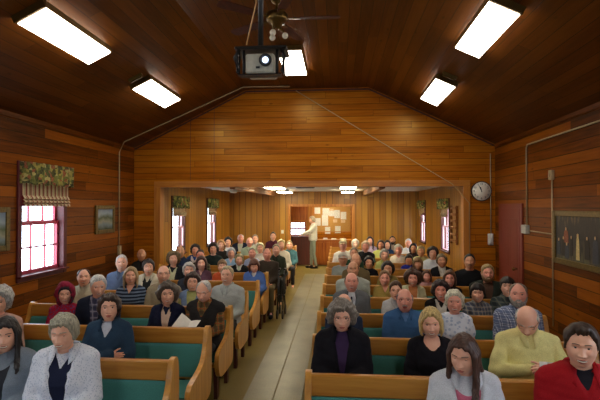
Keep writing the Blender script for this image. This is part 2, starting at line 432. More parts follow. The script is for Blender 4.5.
fixture(.24, 11.0, RZ-.002, 0, 1.2, .36, 'low ceiling light in back room, right side, nearer the opening', G4, 'low_ceiling_light')
fixture(.30, 14.2, RZ-.002, 0, 1.2, .36, 'low ceiling light in back room, right side, nearer the back wall', G4, 'low_ceiling_light')
fixture(-.4, 16.5, 2.395, 0, 1.0, .3, 'unseen ceiling light added to brighten the vestibule behind back doorway', None, 'low_ceiling_light')  # unseen lamp, added because the doorway interior came out dark
# old fixture canopies next to the far slope lights
for (x, t, n) in ((-2.94, -SL, 'left'), (1.62, SR, 'right')):
    y = 6.38 if n == 'left' else 6.78
    bm = bmesh.new(); box(bm, -.10, .12, -.025, .025, -.035, 0); box(bm, -.08, .1, -.015, .015, -.06, -.035)
    o = bm_obj('mounting_bracket', bm, M['gold'], None, loc=(x, y, slz(x)-.002), bevel=.003); o.rotation_euler = (0, t, 0)
    tag(o, 'small brass bracket on %s ceiling slope at end of far fixture' % n, 'bracket', 'brackets beside the far lights')

# ------------------------------------------------------------------ ceiling fan
r = empty('ceiling_fan', (-.70, 5.2, FLAT)); tag(r, 'brass ceiling fan with three small globes behind the projector pole', 'ceiling fan')
bm = bmesh.new(); lathe(bm, [(.03, -.001), (.075, -.004), (.06, -.05), (.018, -.07), (.016, -.14), (.05, -.15)][::-1], seg=20); bm_obj('mount', bm, M['brass'], r)
bm = bmesh.new(); lathe(bm, [(.02, -.36), (.055, -.35), (.06, -.30), (.10, -.285), (.125, -.25), (.13, -.20), (.10, -.17), (.04, -.145)], seg=28); bm_obj('motor', bm, M['brass'], r, smooth=False)
for k in range(5):
    a = math.radians(2+72*k)
    bm = bmesh.new()
    out = []
    for u, hw in ((.20, .04), (.30, .055), (.66, .072), (.71, .062), (.73, .03)): out.append((u, hw))
    pts = [(u, h) for u, h in out] + [(u, -h) for u, h in out[::-1]]
    prism(bm, pts, 2, -.004, .004)
    b = bm_obj('blade', bm, M['darkwood'], r, loc=(0, 0, -.235)); b.rotation_euler = (math.radians(10), 0, a)
    bm = bmesh.new(); prism(bm, [(.10, .015), (.22, .035), (.27, .03), (.27, -.03), (.22, -.035), (.10, -.015)], 2, -.012, -.005)
    b = bm_obj('blade_arm', bm, M['brass'], r, loc=(0, 0, -.235)); b.rotation_euler = (math.radians(10), 0, a)
M['globe'] = plain('frosted_globe', '#efe6cf', .3, .02)
for k in range(3):
    a = math.radians(250+120*k)
    bm = bmesh.new(); x, y = math.cos(a), math.sin(a)
    tube(bm, [(.03*x, .03*y, -.35), (.07*x, .07*y, -.375), (.085*x, .085*y, -.40)], .012, 8)
    l = bm_obj('lamp_arm', bm, M['brass'], r)
    bm = bmesh.new(); bmesh.ops.create_uvsphere(bm, u_segments=14, v_segments=10, radius=.036); bmesh.ops.translate(bm, verts=bm.verts, vec=(.095*x, .095*y, -.43))
    bm_obj('globe', bm, M['globe'], l, smooth=True)

# ------------------------------------------------------------------ projector on its pole
PX, PY = -.60, 3.5
r = empty('projector_mount', (PX, PY, FLAT)); tag(r, 'black ceiling pole with caged bracket holding the projector', 'projector mount')
bm = bmesh.new(); tube(bm, [(0, 0, 0), (0, 0, -1.16)], .019, 12); tube(bm, [(.012, .03, 0), (.012, .03, -1.16)], .007, 6); bm_obj('pole', bm, M['black'], r)
bm = bmesh.new(); lathe(bm, [(.03, -.02), (.07, -.015), (.075, -.001)], seg=16); bm_obj('ceiling_flange', bm, M['black'], r)
bm = bmesh.new(); box(bm, -.20, .205, -.02, .22, -1.185, -1.16); bm_obj('top_plate', bm, M['black'], r, bevel=.004)
for s in (-1, 1):
    bm = bmesh.new()
    for z in (-1.21, -1.29, -1.37): tube(bm, [(s*.175, -.02, z), (s*.18, .06, z)], .007, 6)
    for y in (-.02, .06): tube(bm, [(s*.178, y, -1.18), (s*.18, y, -1.37)], .008, 6)
    tube(bm, [(s*.16, -.03, -1.19), (s*.195, -.04, -1.26), (s*.17, -.03, -1.37)], .014, 6)
    tube(bm, [(s*.13, 0, -1.19), (s*.13, 0, -1.38)], .012, 6)
    bm_obj('side_cage', bm, M['blackp'], r)
bm = bmesh.new(); box(bm, -.165, .165, -.02, .07, -1.386, -1.379); bm_obj('bottom_plate', bm, M['black'], r)
r2 = empty('projector', (PX, PY, FLAT-1.295)); tag(r2, 'silver video projector with round lens hanging in black cage', 'projector')
bm = bmesh.new(); box(bm, -.115, .11, -.02, .19, -.075, .075); bm_obj('body', bm, M['silver'], r2, bevel=.012)
bm = bmesh.new(); lathe(bm, [(.046, -.022), (.05, -.045), (.046, -.052), (.036, -.05), (.034, -.03)], cx=.045, axis='y', c=.015, seg=24)
o = bm_obj('lens_ring', bm, M['blackp'], r2)
M['lens'] = plain('lens_glass', '#cfe3ff', .05, .05, metal=0)
M['lensglow'] = emit('lit_lens', '#cfe0ff', 3.0)
bm = bmesh.new(); lathe(bm, [(.001, -.052), (.018, -.050), (.024, -.046), (.024, -.040)], cx=.045, axis='y', c=.015, seg=20); bm_obj('lens', bm, M['lensglow'], r2)
bm = bmesh.new(); box(bm, -.03, .0, -.033, -.028, -.045, -.03); bm_obj('sensor', bm, M['blackp'], r2)
bm = bmesh.new(); tube(bm, [(-.70, 3.455, 3.30), (-.625, 3.45, 3.62), (-.62, 3.44, 4.2), (-.62, 3.43, FLAT-.003)], .006, 6)
tag(bm_obj('projector_cable', bm, M['wire']), 'tan cable hanging from ceiling down to the projector', 'cable')

# ------------------------------------------------------------------ conduits, wires, boxes
def pipe(name, pts, r_, mat, label, cat='conduit'):
    bm = bmesh.new(); tube(bm, pts, r_, 8); return tag(bm_obj(name, bm, mat), label, cat)
e = .014
pipe('conduit', [(XL+e, 8.56, 1.3), (XL+e, 8.56, 3.12), (XL+.10, 8.57, slz(XL+.10)-.03), (FX0, 8.95, FLAT-.02), (-.95, 8.97, FLAT-.02)], .012, M['conduit'], 'thin pale conduit up left wall corner and across the ceiling')
bm = bmesh.new(); box(bm, XL, XL+.05, 8.52, 8.60, 1.12, 1.30); tag(bm_obj('outlet_box', bm, M['conduit'], bevel=.005), 'small pale outlet box at bottom of left wall conduit', 'electrical box')
p1, p2, p3 = at(296, 87, YD-.02), at(452, 184, YD-.02), at(469, 203, YD-.02)
p1.y = YD-.04; p1.z = min(p1.z, FLAT-.05)
pipe('cable', [p1, (p1+p2)/2+Vector((0, 0, -.01)), (p2.x, YD-.04, p2.z), (p3.x, YD-.04, p3.z), (p3.x, YD-.04, .5)], .007, M['conduit'], 'pale cable running diagonally down the middle wall to its opening', 'cable')
e = XR-.014
pipe('conduit', [(e, 3.4, 3.06), (e, 7.66, 3.06), (e, 7.70, 3.02), (e, 7.70, 1.76)], .012, M['conduit'], 'pale conduit along top of right wall then down to junction box')
pipe('conduit', [(e, 7.62, 1.67), (e, 6.84, 1.66)], .010, M['conduit'], 'short level conduit between junction box and vertical conduit on right wall')
pipe('conduit', [(e, 6.82, 2.44), (e, 6.82, .35)], .010, M['conduit'], 'vertical conduit on right wall below small switch box')
bm = bmesh.new(); box(bm, XR-.07, XR, 7.62, 7.80, 1.62, 1.76); o = bm_obj('junction_box', bm, M['silver'], bevel=.006); tag(o, 'silver junction box beside red door on right wall', 'electrical box')
bm = bmesh.new(); box(bm, XR-.045, XR, 6.77, 6.87, 2.44, 2.58); box(bm, XR-.06, XR-.045, 6.80, 6.84, 2.48, 2.54); tag(bm_obj('switch_box', bm, M['conduit'], bevel=.004), 'small cream switch box high on right wall beside the painting', 'electrical box')
pipe('conduit', [(2.98, YD-.014, 3.1), (2.98, YD-.014, 1.5)], .010, M['conduit'], 'thin conduit down middle wall beside the clock')
r = empty('wall_phone', (2.97, YD, 1.42)); tag(r, 'white wall telephone on middle wall beside red door', 'telephone')
bm = bmesh.new(); box(bm, -.05, .05, -.04, 0, -.11, .11); bm_obj('body', bm, M['white'], r, bevel=.008)
bm = bmesh.new(); tube(bm, [(0, -.05, -.09), (0, -.075, -.06), (0, -.07, .05), (0, -.05, .09)], [.02, .014, .014, .022], 8); o = bm_obj('handset', bm, M['white'], r); o.rotation_euler = (0, .15, 0)

# ------------------------------------------------------------------ clock
r = empty('wall_clock', (2.82-.02, YD, 2.36)); tag(r, 'round white wall clock in black rim on middle wall', 'clock')
bm = bmesh.new(); lathe(bm, [(.192, 0), (.197, -.03), (.192, -.042), (.183, -.042), (.178, -.03), (.02, -.03)], axis='y', seg=40); bm_obj('rim', bm, M['black'], r)
M['dial'] = plain('clock_dial', '#fff8e6', .6, .02)
bm = bmesh.new(); lathe(bm, [(.18, -.030), (.18, -.033), (.001, -.033)], axis='y', seg=40); bm_obj('dial', bm, M['dial'], r)
for h in range(1, 13):
    cu = bpy.data.curves.new('numeral', 'FONT'); cu.body = str(h); cu.size = .055; cu.align_x = 'CENTER'; cu.align_y = 'CENTER'; cu.extrude = .001
    tmp = bpy.data.objects.new('numeral', cu); COL.objects.link(tmp)
    me = bpy.data.meshes.new_from_object(tmp.evaluated_get(bpy.context.evaluated_depsgraph_get())); bpy.data.objects.remove(tmp); me.materials.clear()
    o = link('numeral', me, M['black'], r)
    a = 2*PI*h/12; o.location = (.142*math.sin(a), -.035, .142*math.cos(a)); o.rotation_euler = (PI/2, 0, 0)
for nm, L, wd, a in (('hour_hand', .085, .008, -.25), ('minute_hand', .12, .005, -.42)):
    bm = bmesh.new(); box(bm, -wd, wd, -.040, -.038, -.02, L); o = bm_obj(nm, bm, M['black'], r); o.rotation_euler = (0, a, 0)

# ------------------------------------------------------------------ pictures
def picture_mat(name, kind):
    q = NT(name); oc, xyz = q.obj()
    if kind == 'lake':
        n = q.noise(oc, 6, 4)
        f = q.math('ADD', q.math('MULTIPLY', xyz[2], 2.2), q.math('MULTIPLY', n, .35))
        c = q.ramp(f, [(0, '#2b2c16'), (.2, '#3c4426'), (.38, '#6d7c82'), (.5, '#8f8e78'), (.62, '#4d5a35'), (.8, '#93a2ab'), (1, '#74869a')])
    else:
        n = q.noise(q.comb(q.math('MULTIPLY', xyz[0], 2), q.math('MULTIPLY', xyz[1], 2), q.math('MULTIPLY', xyz[2], .6)), 9, 4)
        f = q.math('ADD', q.math('MULTIPLY', q.math('SUBTRACT', xyz[2], .0), .55), q.math('MULTIPLY', n, .6))
        c = q.ramp(f, [(.15, '#5a5c36'), (.3, '#4a4426'), (.42, '#1c1810'), (.6, '#2a2114'), (.75, '#6d5a34'), (.9, '#3a2f1a')])
    q.color(c); return q.set(Roughness=.5)
def picture(name, x, side, y0, y1, z0, z1, fr, kind, label):
    s = side; r = empty(name, (x, (y0+y1)/2, z0)); tag(r, label, 'picture')
    h = (y1-y0)/2; H = z1-z0; d = s*.035
    bm = bmesh.new()
    X0, X1 = sorted((s*.002, d))
    box(bm, X0, X1, -h, -h+fr, 0, H); box(bm, X0, X1, h-fr, h, 0, H); box(bm, X0, X1, -h+fr, h-fr, 0, fr); box(bm, X0, X1, -h+fr, h-fr, H-fr, H)
    bm_obj('frame', bm, M['gold'], r, bevel=.006)
    bm = bmesh.new(); X0, X1 = sorted((s*.003, s*.018)); box(bm, X0, X1, -h+fr, h-fr, 0, H-2*fr)
    o = bm_obj('canvas', bm, picture_mat(name+'_paint', kind), r, loc=(0, 0, fr)); return r, o
picture('framed_picture', XL, 1, 7.68, 8.36, 1.57, 2.08, .07, 'lake', 'small framed lake landscape on left wall beyond the window')
picture('framed_picture', XL, 1, 4.95, 5.58, 1.49, 2.05, .07, 'lake', 'pale framed picture on left wall before the window, cut by photo edge')
rp, can = picture('framed_painting', XR, -1, 5.25, 6.78, 1.27, 2.0, .075, 'proc', 'wide gilt framed dark painting of robed figures on right wall')
# the painted figures (flat paint on the canvas)
PC = {k: plain('paint_'+k, c, .6, .25, 60) for k, c in dict(cream='#c9b070', red='#8a4a2a', dark='#2a2218', blue='#343a40', skin='#c09a68').items()}
for (yy, z, hgt, wd, k) in ((.47, .12, .26, .10, 'dark'), (.40, .30, .20, .13, 'red'), (.38, .10, .2, .12, 'blue'), (.60, .13, .22, .08, 'blue'), (.10, .10, .34, .08, 'cream'), (-.12, .13, .28, .12, 'dark'), (-.3, .10, .33, .13, 'blue'), (-.5, .13, .3, .1, 'dark'), (.26, .14, .26, .07, 'dark')):
    bm = bmesh.new()
    out = [(yy-wd/2, z), (yy-wd*.45, z+hgt*.5), (yy-wd*.35, z+hgt*.8), (yy-.02, z+hgt*.84), (yy-.022, z+hgt*.97), (yy, z+hgt), (yy+.022, z+hgt*.97), (yy+.02, z+hgt*.84), (yy+wd*.35, z+hgt*.8), (yy+wd*.45, z+hgt*.5), (yy+wd/2, z)]
    prism(bm, out, 0, -.0215, -.019); bm_obj('painted_figure', bm, PC[k], rp)
    bm = bmesh.new(); prism(bm, [(yy+.017*math.cos(a), z+hgt*.93+.022*math.sin(a)) for a in (PI*2*i/10 for i in range(10))], 0, -.023, -.0215); bm_obj('painted_face', bm, PC['skin'], rp)

# ------------------------------------------------------------------ window shades
def shade_mats():
    q = NT('floral_fabric'); oc, xyz = q.obj()
    v = q.n('ShaderNodeTexVoronoi'); q.l(oc, v.inputs[0]); v.inputs['Scale'].default_value = 22
    sp = q.n('ShaderNodeSeparateColor'); q.l(v.outputs['Color'], sp.inputs[0])
    c = q.ramp(sp.outputs[0], [(0, '#2c2f14'), (.22, '#767a34'), (.45, '#b8a858'), (.62, '#a8523c'), (.78, '#3c4a20'), (.92, '#cdbf80')], 'CONSTANT')
    n = q.noise(oc, 60, 3); c = q.mix(.35, c, q.ramp(n, [(.3, '#2a2a16'), (.7, '#a8a070')])); q.color(c); q.bump(n, .3, .004); f = q.set(Roughness=.85)
    q = NT('striped_fabric'); oc, xyz = q.obj()
    fr = q.math('FRACT', q.math('MULTIPLY', xyz[1], 11))
    c = q.ramp(fr, [(0, '#7a201c'), (.3, '#dccaa0'), (.42, '#6a2a20'), (.5, '#dccaa0'), (.72, '#3f4620'), (.86, '#d0b888')], 'CONSTANT')
    q.color(c); return f, q.set(Roughness=.85)
M['floral'], M['striped'] = shade_mats()
def shade(x, s, y0, y1, zb, zt, zr, label, group, dep=.13, roman=True):
    r = empty('window_shade', (x, (y0+y1)/2, zb)); tag(r, label, 'window shade', group); h = (y1-y0)/2
    bm = bmesh.new(); ny, nz = 40, 8; g = []
    for j in range(nz+1):
        row = []
        for i in range(ny+1):
            u = i/ny; yy = -h-.06 + u*(2*h+.12)
            edge = min(1, min(u, 1-u)*14)
            xx = s*(dep*edge + (.014*math.sin(u*50) + .008*math.sin(u*23+1))*(1 if edge >= 1 else 0) + .004)
            row.append(bm.verts.new((xx, yy, (zr-zb) + (zt-zr)*(j/nz) + (.012*math.sin(u*31) if j == 0 else 0))))
        g.append(row)
    for j in range(nz):
        for i in range(ny):
            f = bm.faces.new((g[j][i], g[j][i+1], g[j+1][i+1], g[j+1][i])); f.smooth = True
    bmesh.ops.solidify(bm, geom=bm.faces[:], thickness=.006)
    bm_obj('valance', bm, M['floral'], r)
    if roman:
        bm = bmesh.new(); H = zr-zb
        pr = [(s*.03, H+.05), (s*.032, H*.5), (s*.05, H*.42), (s*.06, H*.34), (s*.034, H*.30), (s*.06, H*.26), (s*.07, H*.18), (s*.034, H*.14), (s*.065, H*.10), (s*.07, 0), (s*.02, 0), (s*.02, H+.05)]
        prism(bm, [(p[0], p[1]) for p in pr], 1, -h, h); bm_obj('roman_shade', bm, M['striped'], r)
    return r
shade(XL, 1, 5.80, 6.84, 2.06, 2.66, 2.36, 'floral valance over striped roman shade on the large left wall window', 'window shades')
GS = 'shades on the back room windows'
shade(RL, 1, 10.05, 10.85, 1.84, 2.30, 2.02, 'dark floral shade on back room left wall window nearer the opening', GS)
shade(RL, 1, 12.85, 13.62, 1.82, 2.30, 2.02, 'dark floral shade on back room left wall window nearer the back', GS)
shade(RR, -1, 11.36, 12.04, 1.80, 2.26, 2.0, 'dark floral shade on back room right wall window nearer the opening', GS)
shade(RR, -1, 14.35, 15.0, 1.80, 2.26, 2.0, 'dark floral shade on back room right wall window nearer the back', GS)
shade(XL, 1, 1.6, 2.5, 2.3, 2.66, 2.36, 'floral shade on the added left wall window near the front', 'front window shades')
shade(XR, -1, 1.9, 2.8, 2.3, 2.66, 2.36, 'floral shade on the added right wall window near the front', 'front window shades')

# ------------------------------------------------------------------ back room things
r = empty('wall_rack', (RR, 10.75, 1.2)); tag(r, 'slatted brown wooden wall rack on back room right wall beside opening', 'wall rack')
bm = bmesh.new()
bm.free()
for y in (-.27, .25): bm = bmesh.new(); box(bm, -.05, -.001, y, y+.025, 0, .88); bm_obj('rack_side', bm, M['beam'], r)
for k in range(6): bm = bmesh.new(); box(bm, -.06, -.004, -.245, .25, .05+.15*k, .07+.15*k); box(bm, -.062, -.05, -.245, .25, .07+.15*k, .11+.15*k); bm_obj('rack_shelf', bm, M['beam'], r)
bm = bmesh.new(); prism(bm, [(-.95, 0), (-.55, 0), (-.50, .09), (-1.0, .09)], 1, -.2, .2)
o = bm_obj('ceiling_speaker', bm, M['blackp'], loc=(0, 10.4, RZ-.095), bevel=.006); tag(o, 'black boxy speaker under back room ceiling over the aisle', 'speaker')
r = empty('low_ceiling_fan', (-2.45, 10.6, RZ)); tag(r, 'white ceiling fan under low back room ceiling on left', 'ceiling fan')
bm = bmesh.new(); lathe(bm, [(.03, -.20), (.07, -.19), (.09, -.15), (.10, -.10), (.05, -.07), (.05, -.001)], seg=20); bm_obj('motor', bm, M['silver'], r)
for k in range(4):
    a = PI/4+k*PI/2; bm = bmesh.new(); prism(bm, [(.1, .03), (.2, .05), (.55, .06), (.57, .03), (.57, -.03), (.55, -.06), (.2, -.05), (.1, -.03)], 2, -.004, .004)
    b = bm_obj('blade', bm, M['white'], r, loc=(0, 0, -.12)); b.rotation_euler = (.15, 0, a)
bm = bmesh.new(); box(bm, -.045, .045, -.012, 0, -.06, .06); box(bm, -.01, .01, -.018, -.012, -.02, .02); o = bm_obj('light_switch', bm, M['white'], loc=(-1.90, YR, 1.20), bevel=.003); tag(o, 'cream light switch plate on back wall left of the doorway', 'light switch')
M['doorpanel'] = wood('orange_wood', '#8a4212', '#c07028', 2)
# dark half wall / counter in the doorway
r = empty('counter', (-.5, 16.05, 0)); tag(r, 'dark wooden counter cabinet standing behind the back doorway', 'counter')
bm = bmesh.new(); box(bm, -1.25, -.45, -.02, .35, .02, .98); bm_obj('left_cabinet', bm, M['darkwood'], r, bevel=.006)
bm = bmesh.new(); box(bm, -1.28, -.42, -.05, .38, .98, 1.01); bm_obj('left_top', bm, M['darkwood'], r, bevel=.004)
bm = bmesh.new(); box(bm, -.44, .96, .05, .35, .02, .87); bm_obj('right_cabinet', bm, M['doorpanel'], r, bevel=.006)
for k in range(3): bm = bmesh.new(); box(bm, -.40+.45*k, .0+.45*k, .03, .05, .08, .80); bm_obj('cabinet_door', bm, M['doorpanel'], r, bevel=.005)
bm = bmesh.new(); box(bm, -.44, .97, .02, .38, .87, .90); bm_obj('right_top', bm, M['trimwood_x'], r, bevel=.003)
bm = bmesh.new(); box(bm, -1.95, -1.15, VY-.03, VY-.001, 1.56, 2.3); o = bm_obj('wall_boarding', bm, M['doorpanel']); tag(o, 'orange wooden panel above small window behind back doorway', 'wood panel')
bm = bmesh.new(); box(bm, -1.15, -.92, VY-.05, VY-.001, .9, 2.39); o = bm_obj('wood_post', bm, M['trimwood'], bevel=.004); tag(o, 'pale wooden post left of the bulletin board', 'post')
r = empty('bulletin_board', (-.21, VY, 1.55)); tag(r, 'cork bulletin board covered with papers behind the back doorway', 'bulletin board')
bm = bmesh.new(); box(bm, -.68, .68, -.02, -.002, -.42, .52); bm_obj('cork_panel', bm, M['cork'], r)
bm = bmesh.new()
for a, b, c, d in ((-.71, -.68, -.45, .55), (.68, .71, -.45, .55)): box(bm, a, b, -.03, -.002, c, d)
box(bm, -.68, .68, -.03, -.002, -.45, -.42); box(bm, -.68, .68, -.03, -.002, .52, .55); bm_obj('board_frame', bm, M['trimwood_x'], r)
def note_mat(i):
    q = NT('printed_sheet_%d' % i); oc, xyz = q.obj()
    n = q.noise(q.comb(q.math('MULTIPLY', xyz[0], 30), 1, q.math('MULTIPLY', xyz[2], 120)), 1, 1); ln = q.math('GREATER_THAN', n, .60 if i else .5)
    q.color(q.mix(q.math('MULTIPLY', ln, .45), '#e4e2da' if i != 2 else '#d8b890', '#6a707a')); return q.set(Roughness=.8)
NM = [note_mat(0), note_mat(1), note_mat(2)]
notes = [(235,282,60,110,1),(300,355,65,125,0),(295,345,120,205,1),(240,285,145,205,1),(320,362,215,270,1),(400,445,208,265,1),(445,490,95,155,1),(355,400,85,130,0),(395,440,80,145,0),(385,418,155,180,2),(447,482,160,182,2),(362,388,70,84,2)]
words = ['upper left', 'photo sheet in top row', 'tall sheet left of centre', 'middle left', 'lowest, left of centre', 'lowest, right of centre', 'upper right', 'photo sheet centre top', 'photo sheet right of centre', 'small tan card middle', 'small tan card right', 'small tan slip top']
for (a, b, c, d, i), wd in zip(notes, words):
    p, q_ = at(285+a/8, 200+c/8, VY-.025), at(285+b/8, 200+d/8, VY-.025)
    bm = bmesh.new(); box(bm, -(q_.x-p.x)/2, (q_.x-p.x)/2, -.002, 0, -(p.z-q_.z)/2, (p.z-q_.z)/2)
    o = bm_obj('paper_notice', bm, NM[i], loc=((p.x+q_.x)/2, VY-.0205, (p.z+q_.z)/2)); tag(o, 'paper notice pinned on cork board, ' + wd, 'notice', 'papers on the bulletin board')
for k, (x, hh, wd) in enumerate(((-.30, .05, .16), (.0, .035, .18), (.32, .04, .2))):
    bm = bmesh.new()
    for j in range(4): box(bm, -wd/2+.004*j, wd/2-.003*j, -.1, .1-.004*j, hh*j/4, hh*(j+1)/4-.002)
    o = bm_obj('booklet_pile', bm, M['paper'], loc=(-.5+x+.35, 16.05+.2, .902), rz=.1*k); tag(o, 'pile of pale booklets on counter top, %s' % ('nearest the standing man', 'middle of three', 'furthest right')[k], 'booklets', 'booklet piles on the counter')

# ------------------------------------------------------------------ aisle runner
for (a, b, n) in ((-1.01, -.70, 'left'), (-.69, -.39, 'right')):
    bm = bmesh.new(); box(bm, a, b, -1.5, 14.0, 0, .008); o = bm_obj('aisle_runner', bm, M['runner'], bevel=.002); tag(o, 'pale ribbed %s runner strip laid down the aisle' % n, 'runner', 'aisle runner strips')

# ------------------------------------------------------------------ pews
def rounded(pts, n=4):
    "smooth a closed outline (Chaikin)"
    for _ in range(n):
        o = []
        for i in range(len(pts)):
            a, b = pts[i], pts[(i+1) % len(pts)]
            o += [(a[0]*.75+b[0]*.25, a[1]*.75+b[1]*.25), (a[0]*.25+b[0]*.75, a[1]*.25+b[1]*.75)]
        pts = o
    return pts
PEW_END = rounded([(.10, .89), (.02, .90), (-.02, .86), (-.06, .70), (-.16, .59), (-.40, .545), (-.53, .52), (-.565, .44), (-.54, .32), (-.46, .235), (-.2, .225), (.0, .225), (.09, .25), (.11, .4), (.12, .7)], 2)
def pew(x0, x1, Y, label, group):
    r = empty('pew', ((x0+x1)/2, Y, 0)); tag(r, label, 'pew', group); h = (x1-x0)/2
    for s in (-1, 1):
        bm = bmesh.new(); prism(bm, PEW_END, 0, s*h-(.045 if s > 0 else 0), s*h+(0 if s > 0 else .045)); bm_obj('pew_end', bm, M['pewend'], r, bevel=.0)
        for ya, yb in ((-.44, -.37), (0, .07)):
            bm = bmesh.new(); xa = s*(h-.045); prism(bm, [(ya, 0), (yb, 0), (yb+.015, .36), (ya-.015, .36)], 0, min(xa, xa-s*.04), max(xa, xa-s*.04)); bm_obj('pew_leg', bm, M['darkwood'], r)
    i = h-.045
    bm = bmesh.new(); prism(bm, [(0, .87), (.005, .73), (-.002, .73), (-.06, .42), (-.04, .42), (.035, .73), (.045, .87)], 0, -i, i); bm_obj('backrest', bm, M['pewwood'], r)
    bm = bmesh.new(); prism(bm, [(-.012, .875), (-.016, .745), (.05, .745), (.055, .865), (.045, .88), (-.002, .885)], 0, -i, i); bm_obj('top_rail', bm, M['pewwood'], r)
    bm = bmesh.new(); prism(bm, rounded([(-.022, .738), (-.045, .70), (-.10, .45), (-.065, .44), (-.01, .738)], 2), 0, -i, i); bm_obj('back_cushion', bm, M['green'], r, smooth=False)
    bm = bmesh.new(); prism(bm, rounded([(-.50, .445), (-.50, .39), (-.06, .37), (-.06, .43)], 2), 0, -i, i); bm_obj('seat_cushion', bm, M['green'], r)
    bm = bmesh.new(); prism(bm, [(-.49, .385), (-.49, .35), (-.02, .33), (-.02, .365)], 0, -i, i); bm_obj('seat_board', bm, M['pewwood'], r)
    bm = bmesh.new(); box(bm, -i, i, .062, .12, .66, .675); box(bm, -i, i, .11, .12, .675, .73); bm_obj('book_rack', bm, M['pewwood'], r)
    return r
LY = [3.39+.932*k for k in range(12)]
RY = [3.20+.925*k for k in range(12)]
ORD = ['front', 'second', 'third', 'fourth', 'fifth', 'sixth', 'seventh', 'eighth', 'ninth', 'tenth', 'eleventh', 'twelfth']
for k in range(12):
    if LY[k] < 8.8: pew(-3.72, -1.24, LY[k], 'oak pew with green cushions, %s row left of aisle' % ORD[k], 'pews left of the aisle')
    elif k == 6: pew(-3.60, -1.24, LY[k]-.02, 'oak pew with green cushions, seventh row left of aisle', 'pews left of the aisle')
    else: pew(-3.60, -1.24, LY[k], 'oak pew with green cushions, %s row left of aisle' % ORD[k], 'pews left of the aisle')
    pew(-.23, 2.2, RY[k], 'oak pew with green cushions, %s row right of aisle' % ORD[k], 'pews right of the aisle')

# folded walker in the aisle
r = empty('walker', (-1.06, 8.55, 0)); tag(r, 'folded black wheeled walker in the aisle beside large man in brown sweater', 'walker')
for s_ in (-1, 1):
    bm = bmesh.new(); x = s_*.05
    tube(bm, [(x, -.22, .09), (x, -.12, .45), (x, .02, .84), (x, .14, .86)], .013, 8); tube(bm, [(x, .20, .06), (x, .04, .45), (x, -.02, .80)], .013, 8); tube(bm, [(x, -.14, .40), (x, .06, .40)], .010, 6)
    f = bm_obj('side_frame', bm, M['black'], r)
    bm = bmesh.new(); tube(bm, [(x, .06, .865), (x, .17, .87)], .019, 8); bm_obj('grip', bm, M['blackp'], f)
    for y in (-.22, .20):
        bm = bmesh.new(); pts = [(.085*math.cos(a), .085*math.sin(a)) for a in (2*PI*k/20 for k in range(20))]; prism(bm, pts, 0, x-.014, x+.014)
        o = bm_obj('wheel', bm, M['blackp'], r, loc=(0, y, .086), bevel=.004)
bm = bmesh.new(); tube(bm, [(-.05, -.02, .40), (.05, -.02, .40)], .010, 6); tube(bm, [(-.05, -.13, .30), (.05, -.13, .30)], .010, 6); bm_obj('cross_bar', bm, M['black'], r)
# ------------------------------------------------------------------ people: geometry helpers
def ss(a, b, x):
    t = np.clip((x-a)/(b-a), 0, 1); return t*t*(3-2*t)
def gs(x): return np.exp(-x*x)

class G:
    "vertex / face soup with a material index per face"
    def __init__(s): s.v = []; s.f = []; s.m = []; s.n = 0
    def add(s, v, f, m=0):
        v = np.asarray(v, float); s.v.append(v); n = s.n
        s.f += [tuple(int(i)+n for i in q) for q in f]
        s.m += (list(m) if hasattr(m, '__len__') else [m]*len(f)); s.n += len(v)
        return s
    def verts(s): return np.concatenate(s.v)
    def mesh(s, name, smooth=True):
        me = bpy.data.meshes.new(name); me.from_pydata(s.verts().tolist(), [], s.f); me.update()
        me.polygons.foreach_set('material_index', s.m)
        if smooth: me.polygons.foreach_set('use_smooth', [True]*len(s.f))
        return me

def grid(P, close_u=True, cap=True):
    "P rows x cols x 3 -> verts, faces (closed around cols, ends capped with a centre vertex)"
    R, C = P.shape[:2]; v = P.reshape(-1, 3); f = []
    for i in range(R-1):
        for j in range(C):
            k = (j+1) % C; f.append((i*C+j, i*C+k, (i+1)*C+k, (i+1)*C+j))
    if cap:
        n = len(v); v = np.vstack([v, P[0].mean(0), P[-1].mean(0)])
        for j in range(C):
            k = (j+1) % C; f.append((k, j, n)); f.append(((R-1)*C+j, (R-1)*C+k, n+1))
    return v, f

def capsule(a, b, ra, rb, seg=12, rings=4):
    "tapered capsule with rounded ends"
    a = np.array(a, float); b = np.array(b, float); d = b-a; L = np.linalg.norm(d); t = d/max(L, 1e-6)
    s = np.cross(t, [0, 0, 1.0]);
    if np.linalg.norm(s) < .1: s = np.cross(t, [0, 1.0, 0])
    s /= np.linalg.norm(s); u = np.cross(s, t)
    ang = np.arange(seg)*2*PI/seg; circ = np.cos(ang)[:, None]*s + np.sin(ang)[:, None]*u
    rows = []
    for k in range(1, rings+1):
        q = PI/2*k/rings; rows.append(a - t*ra*math.cos(q) + circ*ra*math.sin(q))
    for k in range(0, rings):
        q = PI/2*k/rings; rows.append(b + t*rb*math.sin(q) + circ*rb*math.cos(q))
    return grid(np.array(rows))

def ellip(c, r, rot=None, seg=16, rings=10):
    th = np.linspace(0.12, PI-.12, rings); ph = np.arange(seg)*2*PI/seg
    P = np.stack([np.sin(th)[:, None]*np.cos(ph)*r[0], np.sin(th)[:, None]*np.sin(ph)*r[1], (np.cos(th)[:, None]+0*ph)*r[2]], -1)
    if rot is not None: P = P @ np.array(rot).T
    return grid(P + np.array(c))

def loft(rings, seg=28, ex=2.4):
    "rings: (z, cx, cy, rx, ry)"
    a = np.arange(seg)*2*PI/seg; rows = []
    for z, cx, cy, rx, ry in rings:
        c, s_ = np.cos(a), np.sin(a)
        rows.append(np.stack([cx+rx*np.sign(c)*np.abs(c)**(2/ex), cy+ry*np.sign(s_)*np.abs(s_)**(2/ex), np.full(seg, z)], -1))
    return grid(np.array(rows))

